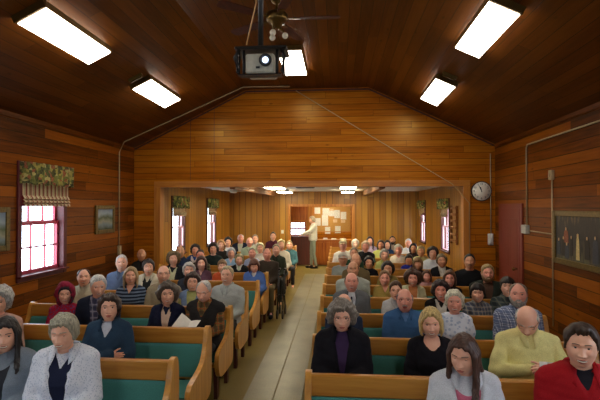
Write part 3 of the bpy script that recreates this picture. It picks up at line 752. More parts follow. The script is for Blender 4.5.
def remesh(g, voxel, smooth=2, fac=.5):
    me = g.mesh('tmp'); o = bpy.data.objects.new('tmp', me); COL.objects.link(o)
    m = o.modifiers.new('r', 'REMESH'); m.mode = 'VOXEL'; m.voxel_size = voxel; m.adaptivity = 0
    if smooth: s = o.modifiers.new('s', 'SMOOTH'); s.iterations = smooth; s.factor = fac
    dg = bpy.context.evaluated_depsgraph_get(); ev = o.evaluated_get(dg); em = ev.to_mesh()
    n = len(em.vertices); v = np.empty(n*3); em.vertices.foreach_get('co', v)
    f = [tuple(p.vertices) for p in em.polygons]
    nr = np.empty(n*3); em.vertex_normals.foreach_get('vector', nr)
    ev.to_mesh_clear(); bpy.data.objects.remove(o); bpy.data.meshes.remove(me)
    return v.reshape(-1, 3), f, nr.reshape(-1, 3)

def rotm(yaw=0, pitch=0, roll=0):
    "head turn: yaw about z, pitch > 0 looks down, roll tilts"
    return np.array((Euler((0, roll, yaw), 'XYZ').to_matrix() @ Euler((pitch, 0, 0)).to_matrix()))

RNG = np.random.RandomState(7)
KS = [RNG.normal(size=3) for _ in range(18)]
def wob(v, freq, amp, seed=0):
    "cheap smooth noise displacement field"
    r = np.random.RandomState(seed); out = np.zeros(len(v))
    for k in range(6):
        d = r.normal(size=3); d /= np.linalg.norm(d); out += np.sin(v @ d*freq*(.7+.25*k) + r.uniform(0, 6.3))
    return out/6*amp*2

# ---- the head ------------------------------------------------------
def head_point(a, zz, p):
    "a azimuth from the face (0) round to the back (pi); zz -1 chin .. 1 crown; returns points"
    W, D, H = .081*p.get('w', 1), .099, .119
    n = np.where(zz < 0, 2.9, 2.25)
    rr = np.clip(1-np.abs(zz)**n, 0, 1)**(1/n)
    jaw = np.clip(-zz, 0, 1)
    sa, ca = np.sin(a), np.cos(a)
    x = W*rr*np.sign(sa)*np.abs(sa)**.92
    x = x*(1-(.30 if not p.get('wide') else .20)*jaw**1.7)*(1-.05*ss(.2, .9, zz))
    y = -D*rr*ca
    y = np.where(ca < 0, y*(1-.52*ss(.15, .95, jaw)) , y*(1-.04*ss(.3, .9, zz)))
    y = y + np.where(ca > 0, .012*ss(.55, 1, jaw)*rr, 0)
    z = H*zz
    return x, y, z

def face_feat(x, y, z, ca, p):
    f = ss(.05, .5, ca); k = p.get('smile', 1.0)
    ax = np.abs(x)
    d = .0045*gs((z-.027)/.010)*gs(ax/.05)
    d += -.0135*gs((ax-.031)/.017)*gs((z-.009)/.013)
    t = np.clip((.020-z)/.053, 0, 1)
    h = .0265*p.get('nose', 1)*t**1.15*(1-ss(.034, .044, -z)); wd = .0075+.0075*t
    d += h*gs(x/wd)
    d += .006*gs((ax-.015)/.006)*gs((z+.034)/.008)
    d += (.004+.004*k)*gs((ax-.041)/.019)*gs((z+.026)/.02)
    d += .005*gs(x/.034)*gs((z+.062)/.022)
    zs = z
    lw = .0235+.006*k
    d += .0042*gs((x/lw)**2)*(gs((zs+.058)/.0045)+1.1*gs((zs+.073)/.0055)) - .005*gs((x/(lw+.003))**2)*gs((zs+.0655)/.0032)
    d += -.0045*gs(x/.022)*gs((z+.086)/.006) + .006*gs(x/.020)*gs((z+.104)/.012)
    if p.get('age'): d += -.0025*gs((ax-.036-.2*(-.04-z))/.006)*gs((z+.055)/.022)
    zw = z + k*8*np.minimum(x*x, .0009)*gs((z+.065)/.032)*f
    return x*(1+0*d), y - d*f, zw, zs

def head_mesh(p, hi):
    C, R = (96, 96) if hi == 2 else ((80, 78) if hi == 1 else (44, 40))
    u = np.arange(C)/C*2*PI; a = u - .42*np.sin(u)       # denser at the face
    a = (a+PI) % (2*PI) - PI
    s = np.linspace(-1, 1, R); s = np.sin(s*PI/2*.985); zz = np.where(s < 0, s, s)
    zz = np.sign(np.linspace(-1, 1, R))*(1-(1-np.abs(np.linspace(-1, 1, R)))**1.55)*.999 if hi else s
    A, Z = np.meshgrid(a, zz); x, y, z = head_point(A, Z, p)
    x, y, z, zs = face_feat(x, y, z, np.cos(A), p)
    P = np.stack([x, y, z], -1); v, f = grid(P)
    # material: 0 skin, 1 lips, 2 teeth
    k = p.get('smile', 1.0); lw = .0235+.006*k
    zu = np.concatenate([zs.ravel(), [-1, 1]]); fc = np.array([v[list(q)].mean(0) for q in f]); zf = np.array([zu[list(q)].mean() for q in f]); ax = np.abs(fc[:, 0])
    m = np.zeros(len(f), int); front = fc[:, 1] < -.05
    if hi:
        taper = np.clip(1-(ax/lw)**2, 0, 1)
        m[front & (ax < lw) & (zf > -.0655-.0125*taper) & (zf < -.0655+.0115*taper)] = 1
        if k > .7: m[front & (ax < lw*.85) & (np.abs(zf+.0655) < (.0048 if hi == 2 else .0044)*np.clip(1.25-(ax/lw)**2, 0, 1))] = 2
    return v, f, m

def surf_y(x, z, p):
    "front surface y of the head at x, z"
    zz = z/.119; n = 2.9 if zz < 0 else 2.25; rr = (1-abs(zz)**n)**(1/n)
    W = .081*p.get('w', 1)*rr; sa = min(.99, abs(x)/W); ca = math.sqrt(1-sa*sa)
    X, Y, Z = head_point(np.array(math.asin(sa)), np.array(zz), p); _, y, _, _ = face_feat(np.array(abs(x)), Y, Z, np.array(ca), p); return float(y)

HL = dict(   # hairline heights (zz) at azimuth degrees from the face
 short=[(0, .66), (30, .66), (48, .48), (62, .20), (74, -.18), (84, -.15), (92, .10), (104, -.25), (130, -.55), (180, -.62)],
 receding=[(0, .86), (22, .93), (45, .72), (62, .25), (74, -.12), (84, -.12), (92, .12), (104, -.25), (130, -.55), (180, -.62)],
 bald=[(0, 1.3), (60, 1.3), (66, .35), (76, -.05), (84, -.1), (92, .12), (104, -.25), (130, -.5), (180, -.6)],
 boy=[(0, .42), (30, .36), (50, .30), (64, .0), (76, -.25), (90, -.2), (100, -.3), (130, -.6), (180, -.72)],
 curly=[(0, .52), (30, .50), (48, .36), (60, .0), (72, -.42), (95, -.5), (130, -.75), (180, -.85)],
 bob=[(0, .60), (20, .56), (40, .42), (52, .15), (62, -.35), (80, -.6), (130, -.9), (180, -.95)],
 bangs=[(0, .36), (30, .33), (46, .26), (56, .0), (64, -.35), (80, -.6), (130, -.9), (180, -.95)],
)
def hair_mesh(st, p, hi, seed):
    "closed shell that dips under the skin outside the hairline; locks are added and fused for long styles"
    kind = st[0]; vol = st[2] if len(st) > 2 else None
    line = HL[{'long': 'bob', 'fluffy': 'curly', 'cap': 'short'}.get(kind, kind)]
    T = vol if vol is not None else dict(short=.011, receding=.010, bald=.008, boy=.020, curly=.034, bob=.020, bangs=.022, long=.016, fluffy=.019, cap=.006)[kind]
    C, R = (72, 56) if hi == 2 else ((48, 36) if hi == 1 else (28, 20))
    a = np.arange(C)/C*2*PI; a = (a+PI) % (2*PI)-PI; zz = np.sin(np.linspace(-1, 1, R)*PI/2*.97)
    A, Z = np.meshgrid(a, zz); x, y, z = head_point(A, Z, p)
    deg = np.degrees(np.abs(A)); L = np.interp(deg, [q[0] for q in line], [q[1] for q in line])
    L = L + .05*np.sin(A*7+seed)*np.sin(A*3.1+seed*2)+.03*np.sin(A*17+seed)
    soft = .10 if kind not in ('curly', 'fluffy') else .16
    m = ss(-.02, soft, Z-L)
    if kind == 'bald': m = m*(1-ss(.42, .60, Z))
    if kind == 'receding': m = m*np.where(Z > .8, .75, 1)
    cen = np.array([0, .005, .01]); P = np.stack([x, y, z], -1); d = P-cen; r = np.linalg.norm(d, axis=-1, keepdims=True); d = d/r
    th = T*(1+.25*ss(-.3, .6, Z)) ; th = th*(((.42 if kind in ('short', 'receding') else .62)+(.58 if kind in ('short', 'receding') else .38)*ss(.15, .65, Z)) if kind in ('short', 'receding', 'boy', 'fluffy') else 1); th = th*m - .022*(1-m)
    if kind in ('curly', 'fluffy'):
        side = ss(40, 75, deg); th = th + m*(.35*T*side*ss(-.7, 0, Z)*(1-ss(.3, .9, Z)))
    fr, am = (95, .34) if kind == 'curly' else ((75, .34) if kind == 'fluffy' else (55, .22))
    n = wob(P.reshape(-1, 3), fr, 1, seed).reshape(th.shape) + .5*wob(P.reshape(-1, 3), fr*2.3, 1, seed+1).reshape(th.shape)
    th = th + m*T*am*n
    if kind in ('short', 'boy', 'bangs', 'bob') : th = th + m*.006*ss(.1, .9, np.cos(A))*ss(.5, .9, Z)
    P = P + d*th[..., None]
    g = G(); g.add(*grid(P))
    if kind in ('bob', 'long', 'bangs'):
        ln = st[3] if len(st) > 3 else (.36 if kind == 'long' else .105)
        rs = np.random.RandomState(seed); N = 34 if hi == 2 else (22 if hi == 1 else 12)
        lo = 70 if kind != 'long' else 60
        for k in range(N):
            az = math.radians(lo+(360-2*lo)*(k+rs.uniform(-.3, .3))/(N-1)); side = math.sin(az)
            def pt(zq, rad, yy=0):
                X, Y, Zc = head_point(np.array(az if az < PI else az-2*PI), np.array(zq), p); return np.array([float(X)*rad, float(Y)*rad+yy, float(Zc)])
            rad = .017 if hi else .024
            pts = [pt(.55, 1.02), pt(.15, 1.13+T*2), pt(-.35, 1.18+T*3)]
            front = math.cos(az) > -.1
            zend = -ln*(1+rs.uniform(-.12, .10))
            if kind == 'long':
                sx = .085+rs.uniform(-.015, .02); sy = -.045-.03*rs.rand() if front else .05+.03*rs.rand()
                e0 = np.array([math.copysign(sx*min(1, abs(side)+.35), side), -.062+sy*.2 if front else .075, -.17]); e1 = np.array([math.copysign(sx*min(1.05, abs(side)+.3), side), -.128+sy*.4 if front else .10, zend])
                pts += [e0, (e0+e1)/2+np.array([rs.uniform(-.012, .012), -.012, 0]), e1]
            else:
                q = pts[-1]; e1 = np.array([q[0]*(.92 if kind == 'bob' else .98), q[1]*.95, zend]); pts += [np.array([q[0]*1.03, q[1]*1.02, zend*.7]), e1]
            for i in range(len(pts)-1):
                ra = rad*(1-.10*i); rb = rad*(1-.10*(i+1)) if i < len(pts)-2 else rad*.45
                g.add(*capsule(pts[i], pts[i+1], ra, rb, 8, 3))
        v, f, nr = remesh(g, .0055 if hi == 2 else (.008 if hi == 1 else .013), 1)
        s = wob(v*np.array([1, 1, .12]), 260, .0022 if hi else 0, seed+3); v = v + nr*s[:, None]
        g = G(); g.add(v, f)
    return g

# ---- hands ---------------------------------------------------------
def hand_shape(curl, spread=.0, hi=True):
    "right hand, wrist at origin, fingers along -y, palm facing down (-z), thumb towards -x"
    g = G()
    g.add(*ellip((0, -.045, 0), (.041, .052, .015))); g.add(*ellip((-.022, -.035, -.004), (.020, .036, .016)))
    g.add(*capsule((0, .03, 0), (0, -.02, 0), .026, .026))
    for k, (x, L, r) in enumerate(((-.030, .074, .0088), (-.010, .082, .0092), (.010, .077, .0088), (.029, .060, .0078))):
        seg = [L*.45, L*.31, L*.24]; p = np.array([x, -.078+.006*abs(x-(-.01))/.02, .002]); ang = curl*.35; base = p + np.array([0, .03, 0]); r0 = r
        g.add(*capsule(base, p, r, r, 10, 3)); hx = (x+.002)*spread*6
        for s in seg:
            q = p + s*np.array([hx, -math.cos(ang), -math.sin(ang)]); g.add(*capsule(p, q, r, r*.93, 10, 3)); p = q; r *= .93; ang += curl*.85
    p = np.array([-.026, -.018, -.004]); r = .0115; ang = .75
    for s, c in ((.040, .0), (.030, .35), (.024, .35)):
        ang -= c*min(1.6, curl+.3)*.7; q = p + s*np.array([-math.sin(ang), -math.cos(ang), -.25*min(1.5, curl+.3)]); g.add(*capsule(p, q, r, r*.9, 10, 3)); p = q; r *= .9
    return remesh(g, .0038 if hi else .006, 1)[:2]
HANDS = {}
def hand(curl, hi):
    if (curl, hi) not in HANDS: HANDS[(curl, hi)] = hand_shape(curl, 0, hi)
    return HANDS[(curl, hi)]

# ---- the body skeleton ---------------------------------------------
TORSO = [(.455, .10, .09, 0), (.47, .165, .125, 0), (.55, .178, .138, 0), (.64, .165, .130, .0), (.73, .142, .120, .008), (.84, .152, .120, .012), (.93, .170, .112, .02), (.985, .160, .092, .026), (1.025, .110, .072, .03), (1.055, .066, .060, .03)]
POSE = dict(   # elbow, wrist (x for the right side of a facing -y body is -x; mirrored), hand curl, forearm roll
 lap=[((.197, -.03, .715), (.075, -.265, .625), .7, 0), None],
 folded=[((.197, -.06, .72), (.045, -.285, .665), .9, 0), None],
 hold=[((.197, -.05, .73), (.10, -.29, .80), 1.0, .5), None],
 low=[((.197, .02, .71), (.12, -.25, .58), .6, 0), None],
 belly=[((.262, -.07, .74), (.05, -.28, .83), 1.0, .3), None],
)
def skeleton(sp):
    "joints of the figure in its own frame (facing -y), before scaling"
    pose = sp.get('pose', 'lap'); wsh = .156*(.93 if sp['sex'] == 'f' else 1.0)*(1+(sp.get('broad', 1)-1)*.8)
    J = {}
    for s in (-1, 1):
        J['sh', s] = np.array([s*wsh, .03, .965])
        if pose == 'crossed':
            el = np.array([s*.205, -.06, .73]); wr = np.array([-s*.085, -.20-.035*(s > 0), .765-.03*(s > 0)]); cu = .6
        elif pose == 'read_low':
            el = np.array([s*.205, -.04, .74]); wr = np.array([s*(.03 if s < 0 else .12), -.26, .76 if s < 0 else .72]); cu = 1.0
        elif pose == 'stand':
            el = np.array([s*.23, -.02, .68]) if s < 0 else np.array([.20, -.17, .80]); wr = np.array([s*.22, -.10, .46]) if s < 0 else np.array([.16, -.42, .70]); cu = .5
            if s < 0: el = np.array([-.20, -.06, .70]); wr = np.array([-.13, -.27, .68])
        else:
            (e, w_, cu, rl), _ = POSE[pose]; el = np.array([s*e[0], e[1], e[2]]); wr = np.array([s*w_[0], w_[1], w_[2]])
            if pose in ('lap', 'folded') and s > 0: wr = wr + np.array([-.01, -.02, .022])
        J['el', s], J['wr', s] = el, wr; J['curl', s] = cu
        if pose == 'stand':
            J['hip', s] = np.array([s*.09, 0, .50]); J['kn', s] = np.array([s*.10, -.01+.02*s, .04]); J['an', s] = np.array([s*.11, .02+.06*s, -.38])
        else:
            sprd = .12 if sp['sex'] == 'm' else .085
            J['hip', s] = np.array([s*.09, -.02, .535]); J['kn', s] = np.array([s*sprd, -.45, .55]); J['an', s] = np.array([s*sprd, -.40, .10])
    return J

def torso_rings(sp, inf):
    fem = sp['sex'] == 'f'; b = sp.get('broad', 1); be = sp.get('belly', .0); out = []
    for z, rx, ry, cy in TORSO:
        fx = (1+(b-1)*.8)*.93 if z < 1.03 else 1
        if fem and z > .9: fx *= .94
        ex = be*math.exp(-((z-.66)/.12)**2); bu = (.022 if fem else .004)*math.exp(-((z-.86)/.06)**2)
        k = inf if .46 < z < 1.05 else inf*.7
        out.append((z, 0, cy-(ex+bu)*.8, rx*fx+k+ex*.35, ry+k+(ex+bu)*.8))
    out[0] = (out[0][0]-inf*.2,)+out[0][1:]
    return out

def cloth_top(sp, J, inf, vox, sleeves, hem, seed, amp=.004):
    g = G(); r = torso_rings(sp, inf)
    r = [q for q in r if q[0] >= hem-.001]
    g.add(*loft(r)); b = sp.get('broad', 1)
    for s in (-1, 1):
        sh, el, wr = J['sh', s], J['el', s], J['wr', s]
        g.add(*capsule(sh*[.45, 1, 1]+[0, 0, .028], sh, .060+inf, .056+inf))
        if sleeves == 'none': continue
        g.add(*capsule(sh, sh*.45+el*.55 if sleeves == 'short' else el, .053+inf, (.049 if sleeves == 'short' else .045)+inf+.006))
        if sleeves == 'long':
            d = (wr-el); e = wr-d/np.linalg.norm(d)*.012; g.add(*capsule(el, e, .043+inf+.004, .030+inf))
    v, f, n = remesh(g, vox, 2)
    d = wob(v, 26, amp, seed)+wob(v*[1, 1, 1.8], 52, amp*.6, seed+1); v = v + n*d[:, None]
    return v, f, n

def dip(v, fn, depth):
    "sink the garment under the layer below where fn(x, z) > 0 on the front side"
    k = np.clip(fn(v[:, 0], v[:, 2])/.026+.25, 0, 1)*ss(.02, -.02, v[:, 1])
    out = v.copy(); out[:, 1] += depth*k; return out

def collar(J, r0, r1, gap, zt, drop, pt):
    "folded collar round the neck with two points in front"
    n = 30; rows = []; ang = np.linspace(gap, 2*PI-gap, n)
    for r, z, fx in ((r0, zt, 0), (r0+.006, zt+.014, 0), (r1+.006, zt-.022, 1), (r1+.022, zt-.055, 2)):
        x = r*np.sin(ang); y = .03-r*np.cos(ang)*1.02; front = ss(.55, 1, np.cos(ang))
        zz = z - drop*front*.6 - (pt*ss(.86, 1, np.cos(ang)) if fx == 2 else 0) - (.02*front if fx else 0)
        y = y - (0, .016, .036)[fx]*front
        rows.append(np.stack([x, y, zz], -1))
    P = np.array(rows); v = P.reshape(-1, 3); C = n; f = []
    for i in range(3):
        for j in range(C-1): f.append((i*C+j, i*C+j+1, (i+1)*C+j+1, (i+1)*C+j))
    return v, f
def thick(v, f, t, name):
    me = bpy.data.meshes.new(name); me.from_pydata([tuple(p) for p in v], [], f); bm = bmesh.new(); bm.from_mesh(me)
    bmesh.ops.recalc_face_normals(bm, faces=bm.faces); bmesh.ops.solidify(bm, geom=bm.faces[:], thickness=t); bm.to_mesh(me); bm.free(); me.shade_smooth(); return me

# ---- cloth materials ------------------------------------------------
CM = {}
def cmat(c):
    "colour '#rrggbb' or (kind, colours...)"
    if c in CM: return CM[c]
    q = NT('cloth_' + (c if isinstance(c, str) else c[0]+'_'+c[1]).replace('#', '')); oc, xyz = q.obj(); n = q.noise(oc, 160, 2)
    if isinstance(c, str):
        a = lin(c); col = q.ramp(n, [(.3, tuple(x*.80 for x in a[:3])+(1,)), (.7, tuple(min(1, x*1.05) for x in a[:3])+(1,))])
    elif c[0] == 'plaid':
        def st(s_, f, w_, o=0): return q.math('LESS_THAN', q.math('FRACT', q.math('ADD', q.math('MULTIPLY', s_, f), o)), w_)
        diag = q.math('ADD', xyz[0], q.math('MULTIPLY', xyz[1], .6)); f = c[4] if len(c) > 4 else 14
        col = q.mix(q.math('MULTIPLY', st(diag, f, .5), .6), c[1], c[2]); col = q.mix(q.math('MULTIPLY', st(xyz[2], f, .5), .6), col, c[2])
        col = q.mix(q.math('MULTIPLY', q.math('MAXIMUM', st(diag, f, .14, .3), st(xyz[2], f, .14, .3)), .8), col, c[3])
    elif c[0] == 'stripe':
        col = q.ramp(q.math('FRACT', q.math('MULTIPLY', xyz[2], c[3])), [(0, c[1]), (.5, c[2])], 'CONSTANT')
    elif c[0] == 'print':
        v = q.n('ShaderNodeTexVoronoi'); q.l(oc, v.inputs[0]); v.inputs['Scale'].default_value = c[3]
        col = q.mix(q.math('LESS_THAN', v.outputs[0], .35), c[1], c[2])
    q.color(col); q.bump(n, .15, .002); m = q.set(Roughness=.85, Specular_IOR_Level=.15); CM[c] = m; return m
SKIN = dict(fair='#e9b294', pink='#e3a088', tan='#d39a74', pale='#efc8ae')
def skin_mats(k):
    if ('skin', k) in CM: return CM['skin', k]
    q = NT('skin_'+k); oc, xyz = q.obj(); a = lin(SKIN[k]); n = q.noise(oc, 14, 3)
    q.color(q.ramp(n, [(.35, (a[0]*.95, a[1]*.87, a[2]*.85, 1)), (.65, (min(1, a[0]*1.05), a[1]*1.05, a[2]*1.05, 1))])); q.set(Roughness=.5)
    q.b.inputs['Subsurface Weight'].default_value = .08; q.b.inputs['Subsurface Radius'].default_value = (.01, .004, .002)
    lip = NT('lips_'+k); lip.color((a[0]*.72, a[1]*.38, a[2]*.38, 1)) if False else lip.b.inputs['Base Color'].__setattr__('default_value', (a[0]*.55, a[1]*.22, a[2]*.22, 1)); lip.set(Roughness=.4)
    CM['skin', k] = (q.m, lip.m, TEETH); return CM['skin', k]
TEETH = plain('teeth', '#e8ddc8', .3, .02); EYEW = plain('eye_white', '#e6ddd2', .3, .02); IRIS = plain('iris', '#2a2320', .2, .1)
STEEL = plain('spectacle_wire', '#4a4038', .3, .05, metal=.6)
def hmat(c):
    if ('hair', c) in CM: return CM['hair', c]
    q = NT('hair_'+c[1:]); oc, xyz = q.obj(); a = lin(c)
    n = q.noise(q.comb(q.math('MULTIPLY', xyz[0], 95), q.math('MULTIPLY', xyz[1], 95), q.math('MULTIPLY', xyz[2], 16)), 1, 3)
    q.color(q.ramp(n, [(.3, tuple(x*.42 for x in a[:3])+(1,)), (.7, tuple(min(1, x*1.4) for x in a[:3])+(1,))])); q.bump(n, .5, .003)
    CM['hair', c] = q.set(Roughness=.5); return CM['hair', c]
# ------------------------------------------------------------------ people: one figure
HL['hood'] = [(0, .74), (35, .66), (52, .30), (64, -.5), (80, -1.1), (180, -1.2)]
HL['caplid'] = [(0, .40), (60, .34), (180, .16)]
def V(a): return Vector([float(x) for x in a])
def build_person(sp, loc, s, yaw, hyaw, hpitch, hroll, hi, label, group, seed, hs=1.0, shoes=False):
    J = skeleton(sp); p = dict(w=sp.get('w', 1), smile=sp.get('smile', 1.0), age=sp.get('age', 0), nose=sp.get('nose', 1), wide=sp.get('wide', 0))
    if sp['sex'] == 'f': p['w'] *= .96; p['nose'] *= .88
    HR = rotm(hyaw, hpitch, hroll); piv = np.array([0, .02, -.085])
    HC = np.array([0, -.014, 1.183])
    def H(v): return ((np.asarray(v)-piv) @ HR.T + piv)*hs + HC + piv*(1-hs)*0
    stand = sp.get('pose') == 'stand'
    # skin
    g = G(); hv, hf, hm = head_mesh(p, hi); 
    g2 = G(); g2.add(*loft([(z, x, y, a*.97, b*.97) for z, x, y, a, b in torso_rings(sp, 0)]))
    nb = np.array([0, .032, 1.0]); nt = H(np.array([0, .022, -.07])); nr_ = .056 if sp['sex'] == 'm' else .047
    g2.add(*capsule(nb, nt, nr_+.008, nr_))
    for q in (-1, 1):
        g2.add(*capsule(J['sh', q]*[.45, 1, 1]+[0, 0, .022], J['sh', q], .058, .052))
        g2.add(*capsule(J['sh', q], J['el', q], .052, .041)); g2.add(*capsule(J['el', q], J['wr', q], .041, .026))
        g2.add(*capsule(J['hip', q], J['kn', q], .082, .056)); g2.add(*capsule(J['kn', q], J['an', q], .054, .038))
        g2.add(*capsule(J['an', q]+[0, .02, -.045], J['an', q]+[0, -.15, -.06], .040, .028))
    v, f, n = remesh(g2, (.013, .017, .026)[2-hi], 2); g.add(v, f, 0)
    g.add(H(hv), hf, hm)
    for q in (-1, 1):   # ears
        e = G(); c = np.array([q*.080*p['w'], .012, -.004]); R = rotm(q*.35, 0, q*.12)
        e.add(*ellip(c, (.009, .017, .031), R, 12, 8)); e.add(*ellip(c+[q*.004, .004, .012], (.007, .014, .016), R, 10, 6)); g.add(H(e.verts()), e.f)
    for q in (-1, 1):   # hands
        hv2, hf2 = hand(J['curl', q], hi == 2)
        if q < 0: hv2 = hv2*[-1, 1, 1]; hf2 = [t[::-1] for t in hf2]
        d = J['wr', q]-J['el', q]; d = d/np.linalg.norm(d)
        if sp.get('pose', 'lap') in ('lap', 'folded', 'low'): d = d + np.array([-.35*q, -.15, -.18])
        if sp.get('pose') == 'crossed': d = d + np.array([0, .1, 0])
        d /= np.linalg.norm(d); up = np.array([0, 0, 1.0]) if sp.get('pose', 'lap') in ('lap', 'folded', 'low', 'stand') else np.array([q*.9, -.5, .5])
        if sp.get('pose') == 'crossed': up = np.array([0, -1.0, .2])
        Y = -d; Z = up - Y*up.dot(Y); Z /= np.linalg.norm(Z); X = np.cross(Y, Z); R = np.stack([X, Y, Z], 1)
        k = .97 if sp['sex'] == 'm' else .88
        g.add((hv2*k) @ R.T + J['wr', q], hf2)
    if hi:              # eyelids
        for q in (-1, 1):
            ey = surf_y(.031, .009, p)+.0078; lid = ellip((q*.031, ey, .0098), (.0137, .0137, .0130), rotm(0, .15, 0), 20, 20)
            vv, ff = lid; cut = .0085-.004*p['smile']*.6 if not sp.get('eyes') == 'down' else -.008
            zz_ = [vv[list(t)].mean(0)[2]-.0098 for t in ff]; c1 = cut-.0040
            keep = [t for t, z_ in zip(ff, zz_) if z_ > c1 or z_ < -.0062]
            mm = [3 if (c1 < z_ < c1+.0026) else 0 for z_ in zz_ if z_ > c1 or z_ < -.0062]
            if sp.get('eyes') == 'down': keep = ff; mm = [3 if -.0062 < z_ < -.0030 else 0 for z_ in zz_]
            g.add(H(vv), keep, mm)
    me = g.mesh('person'); o = link('person', me, list(skin_mats(sp.get('skin', 'fair')))+[IRIS], None); tag(o, label, 'person', group)
    o.location = loc; o.rotation_euler = (0, 0, yaw); o.scale = (s, s, s)
    def part(name, gm, mats, parent=o):
        me = gm.mesh(name) if isinstance(gm, G) else gm
        return link(name, me, mats, parent)
    # eyes
    if hi or sp.get('near'):
        for q in (-1, 1):
            ey = surf_y(.031, .009, p)+.0078; vv, ff = ellip((q*.031, ey, .009), (.0128, .0128, .0128), rotm(0, PI/2, 0), 20 if hi else 12, 16 if hi else 10)
            gy = G(); m = [1 if (vv[list(t)].mean(0)[0]-q*.031)**2+(vv[list(t)].mean(0)[2]-.009)**2 < .0074**2 and vv[list(t)].mean(0)[1] < ey else 0 for t in ff]
            gy.add(H(vv), ff, m); part('eye', gy, [EYEW, IRIS])
            hc = sp['hair'][1]; br = G(); P_ = []
            for t in range(6):
                x = .014+.007*t; z = .0285+.0035*math.sin((t+.6)/5.6*PI) ; P_.append(np.array([q*x, surf_y(x, z, p)-.0005, z]))
            for t in range(5): br.add(*capsule(P_[t], P_[t+1], (.0029 if hi else .0042), .0022, 6, 2))
            br2 = G(); br2.add(H(br.verts()), br.f); part('eyebrow', br2, [hmat(sp.get('brow', hc))])
    # hair
    if sp['hair'][0] != 'none':
        hg = hair_mesh(sp['hair'], p, hi, seed); h2 = G(); h2.add(H(hg.verts()), hg.f); hob = part('hair', h2, [hmat(sp['hair'][1])])
    for ex in sp.get('extra', []):
        if ex[0] == 'glasses' and hi:
            gg = G(); W = .021; Hh = .0155
            for q in (-1, 1):
                yy = surf_y(.031, .006, p)-.010; pts = []
                for t in range(17):
                    an = 2*PI*t/16; c_, s_ = math.cos(an), math.sin(an); pts.append(np.array([q*.033+W*np.sign(c_)*abs(c_)**.7, yy+.06*abs(.033*q+W*c_)**1.5, .006+Hh*np.sign(s_)*abs(s_)**.7]))
                for t in range(16): gg.add(*capsule(pts[t], pts[t+1], .0016, .0016, 6, 2))
                gg.add(*capsule((q*.054, yy+.002, .012), (q*.0835*p['w'], -.02, .012), .0016, .0016, 6, 2)); gg.add(*capsule((q*.0835*p['w'], -.02, .012), (q*.083*p['w'], .015, .006), .0016, .0016, 6, 2))
            gg.add(*capsule((-.012, yy, .008), (.012, yy, .008), .0016, .0016, 6, 2))
            g3 = G(); g3.add(H(gg.verts()), gg.f); part('glasses', g3, [STEEL])
        if ex[0] in ('moustache', 'beard'):
            bg = G()
            if ex[0] == 'beard' :
                C, R = 60, 40; a = np.arange(C)/C*2*PI; a = (a+PI) % (2*PI)-PI; zz = np.sin(np.linspace(-1, .3, R)*PI/2*.97)
                A, Z = np.meshgrid(a, zz); x, y, z = head_point(A, Z, p); x, y, z, zs = face_feat(x, y, z, np.cos(A), dict(p, smile=0)); deg = np.degrees(np.abs(A)); 
                m = ss(.0, .12, np.interp(deg, [0, 14, 30, 45, 70, 88], [-.36, -.36, -.52, -.5, -.1, .0])-Z)*(1-ss(86, 96, deg)); m = m*(1-gs((x/.026)**2)*gs((zs+.066)/.010))
                P = np.stack([x, y, z], -1); d = P/np.linalg.norm(P, axis=-1, keepdims=True); th = .010*m-.005*(1-m) + m*.002*wob(P.reshape(-1, 3), 160, 1, seed).reshape(m.shape); bg.add(*grid(P+d*th[..., None]))
            if ex[0] == 'moustache' or True:
                if ex[0] == 'moustache' or len(ex) < 3:
                    for q in (-1, 1):
                        a_, b_, c_ = [np.array([q*x, surf_y(x, z, p)-.001, z]) for x, z in ((.003, -.048), (.017, -.050), (.028, -.060))]
                        bg.add(*capsule(a_, b_, .0065, .0065, 8, 3)); bg.add(*capsule(b_, c_, .0065, .003, 8, 3))
            g3 = G(); g3.add(H(bg.verts()), bg.f); part(ex[0], g3, [hmat(ex[1])])
        if ex[0] in ('hood', 'cap'):
            if ex[0] == 'hood': hg = hair_mesh(('hood', ex[1], .038), p, hi, seed)
            else:
                hg = hair_mesh(('caplid', ex[1], .018), p, hi, seed); zc = .046
                a = np.linspace(-1.15, 1.15, 15); top = [np.array([.086*math.sin(t), -.088*math.cos(t)-.004, zc]) for t in a]; edge = [np.array([.080*math.sin(t), -.095*math.cos(t)-.062*math.cos(t)**.6, zc-.012]) for t in a]
                vv = np.array(top+edge+[q-np.array([0, 0, .006]) for q in top+edge]); ff = []
                n_ = 15
                for i in range(n_-1):
                    ff += [(i, i+1, n_+i+1, n_+i), (2*n_+i, 3*n_+i, 3*n_+i+1, 2*n_+i+1), (n_+i, n_+i+1, 3*n_+i+1, 3*n_+i)]
                hg.add(vv, ff)
            g3 = G(); g3.add(H(hg.verts()), hg.f); part('hood' if ex[0] == 'hood' else 'cap', g3, [cmat(ex[1])])
        if ex[0] == 'tie':
            bm = bmesh.new(); y = torso_rings(sp, .02); f_ = -.150
            prism(bm, [(-.010, 1.005), (.010, 1.005), (.014, .985), (.010, .972), (.030, .75), (0, .71), (-.030, .75), (-.010, .972), (-.014, .985)], 1, -.006, .0)
            for v_ in bm.verts: v_.co.y += -.115 if v_.co.z < .98 else -.085
            me = bpy.data.meshes.new('tie'); bmesh.ops.recalc_face_normals(bm, faces=bm.faces); bm.to_mesh(me); bm.free(); part('tie', me, [cmat(ex[1])])
        if ex[0] == 'necklace':
            gg = G(); pts = [np.array([.072*math.sin(t), .02-.095*math.cos(t)-.02*max(0, math.cos(t)), 1.02-.075*max(0, math.cos(t))**1.5]) for t in np.linspace(-1.9, 1.9, 21)]
            for i in range(20): gg.add(*capsule(pts[i], pts[i+1], .004, .004, 6, 2))
            part('necklace', gg, [cmat(ex[1])])
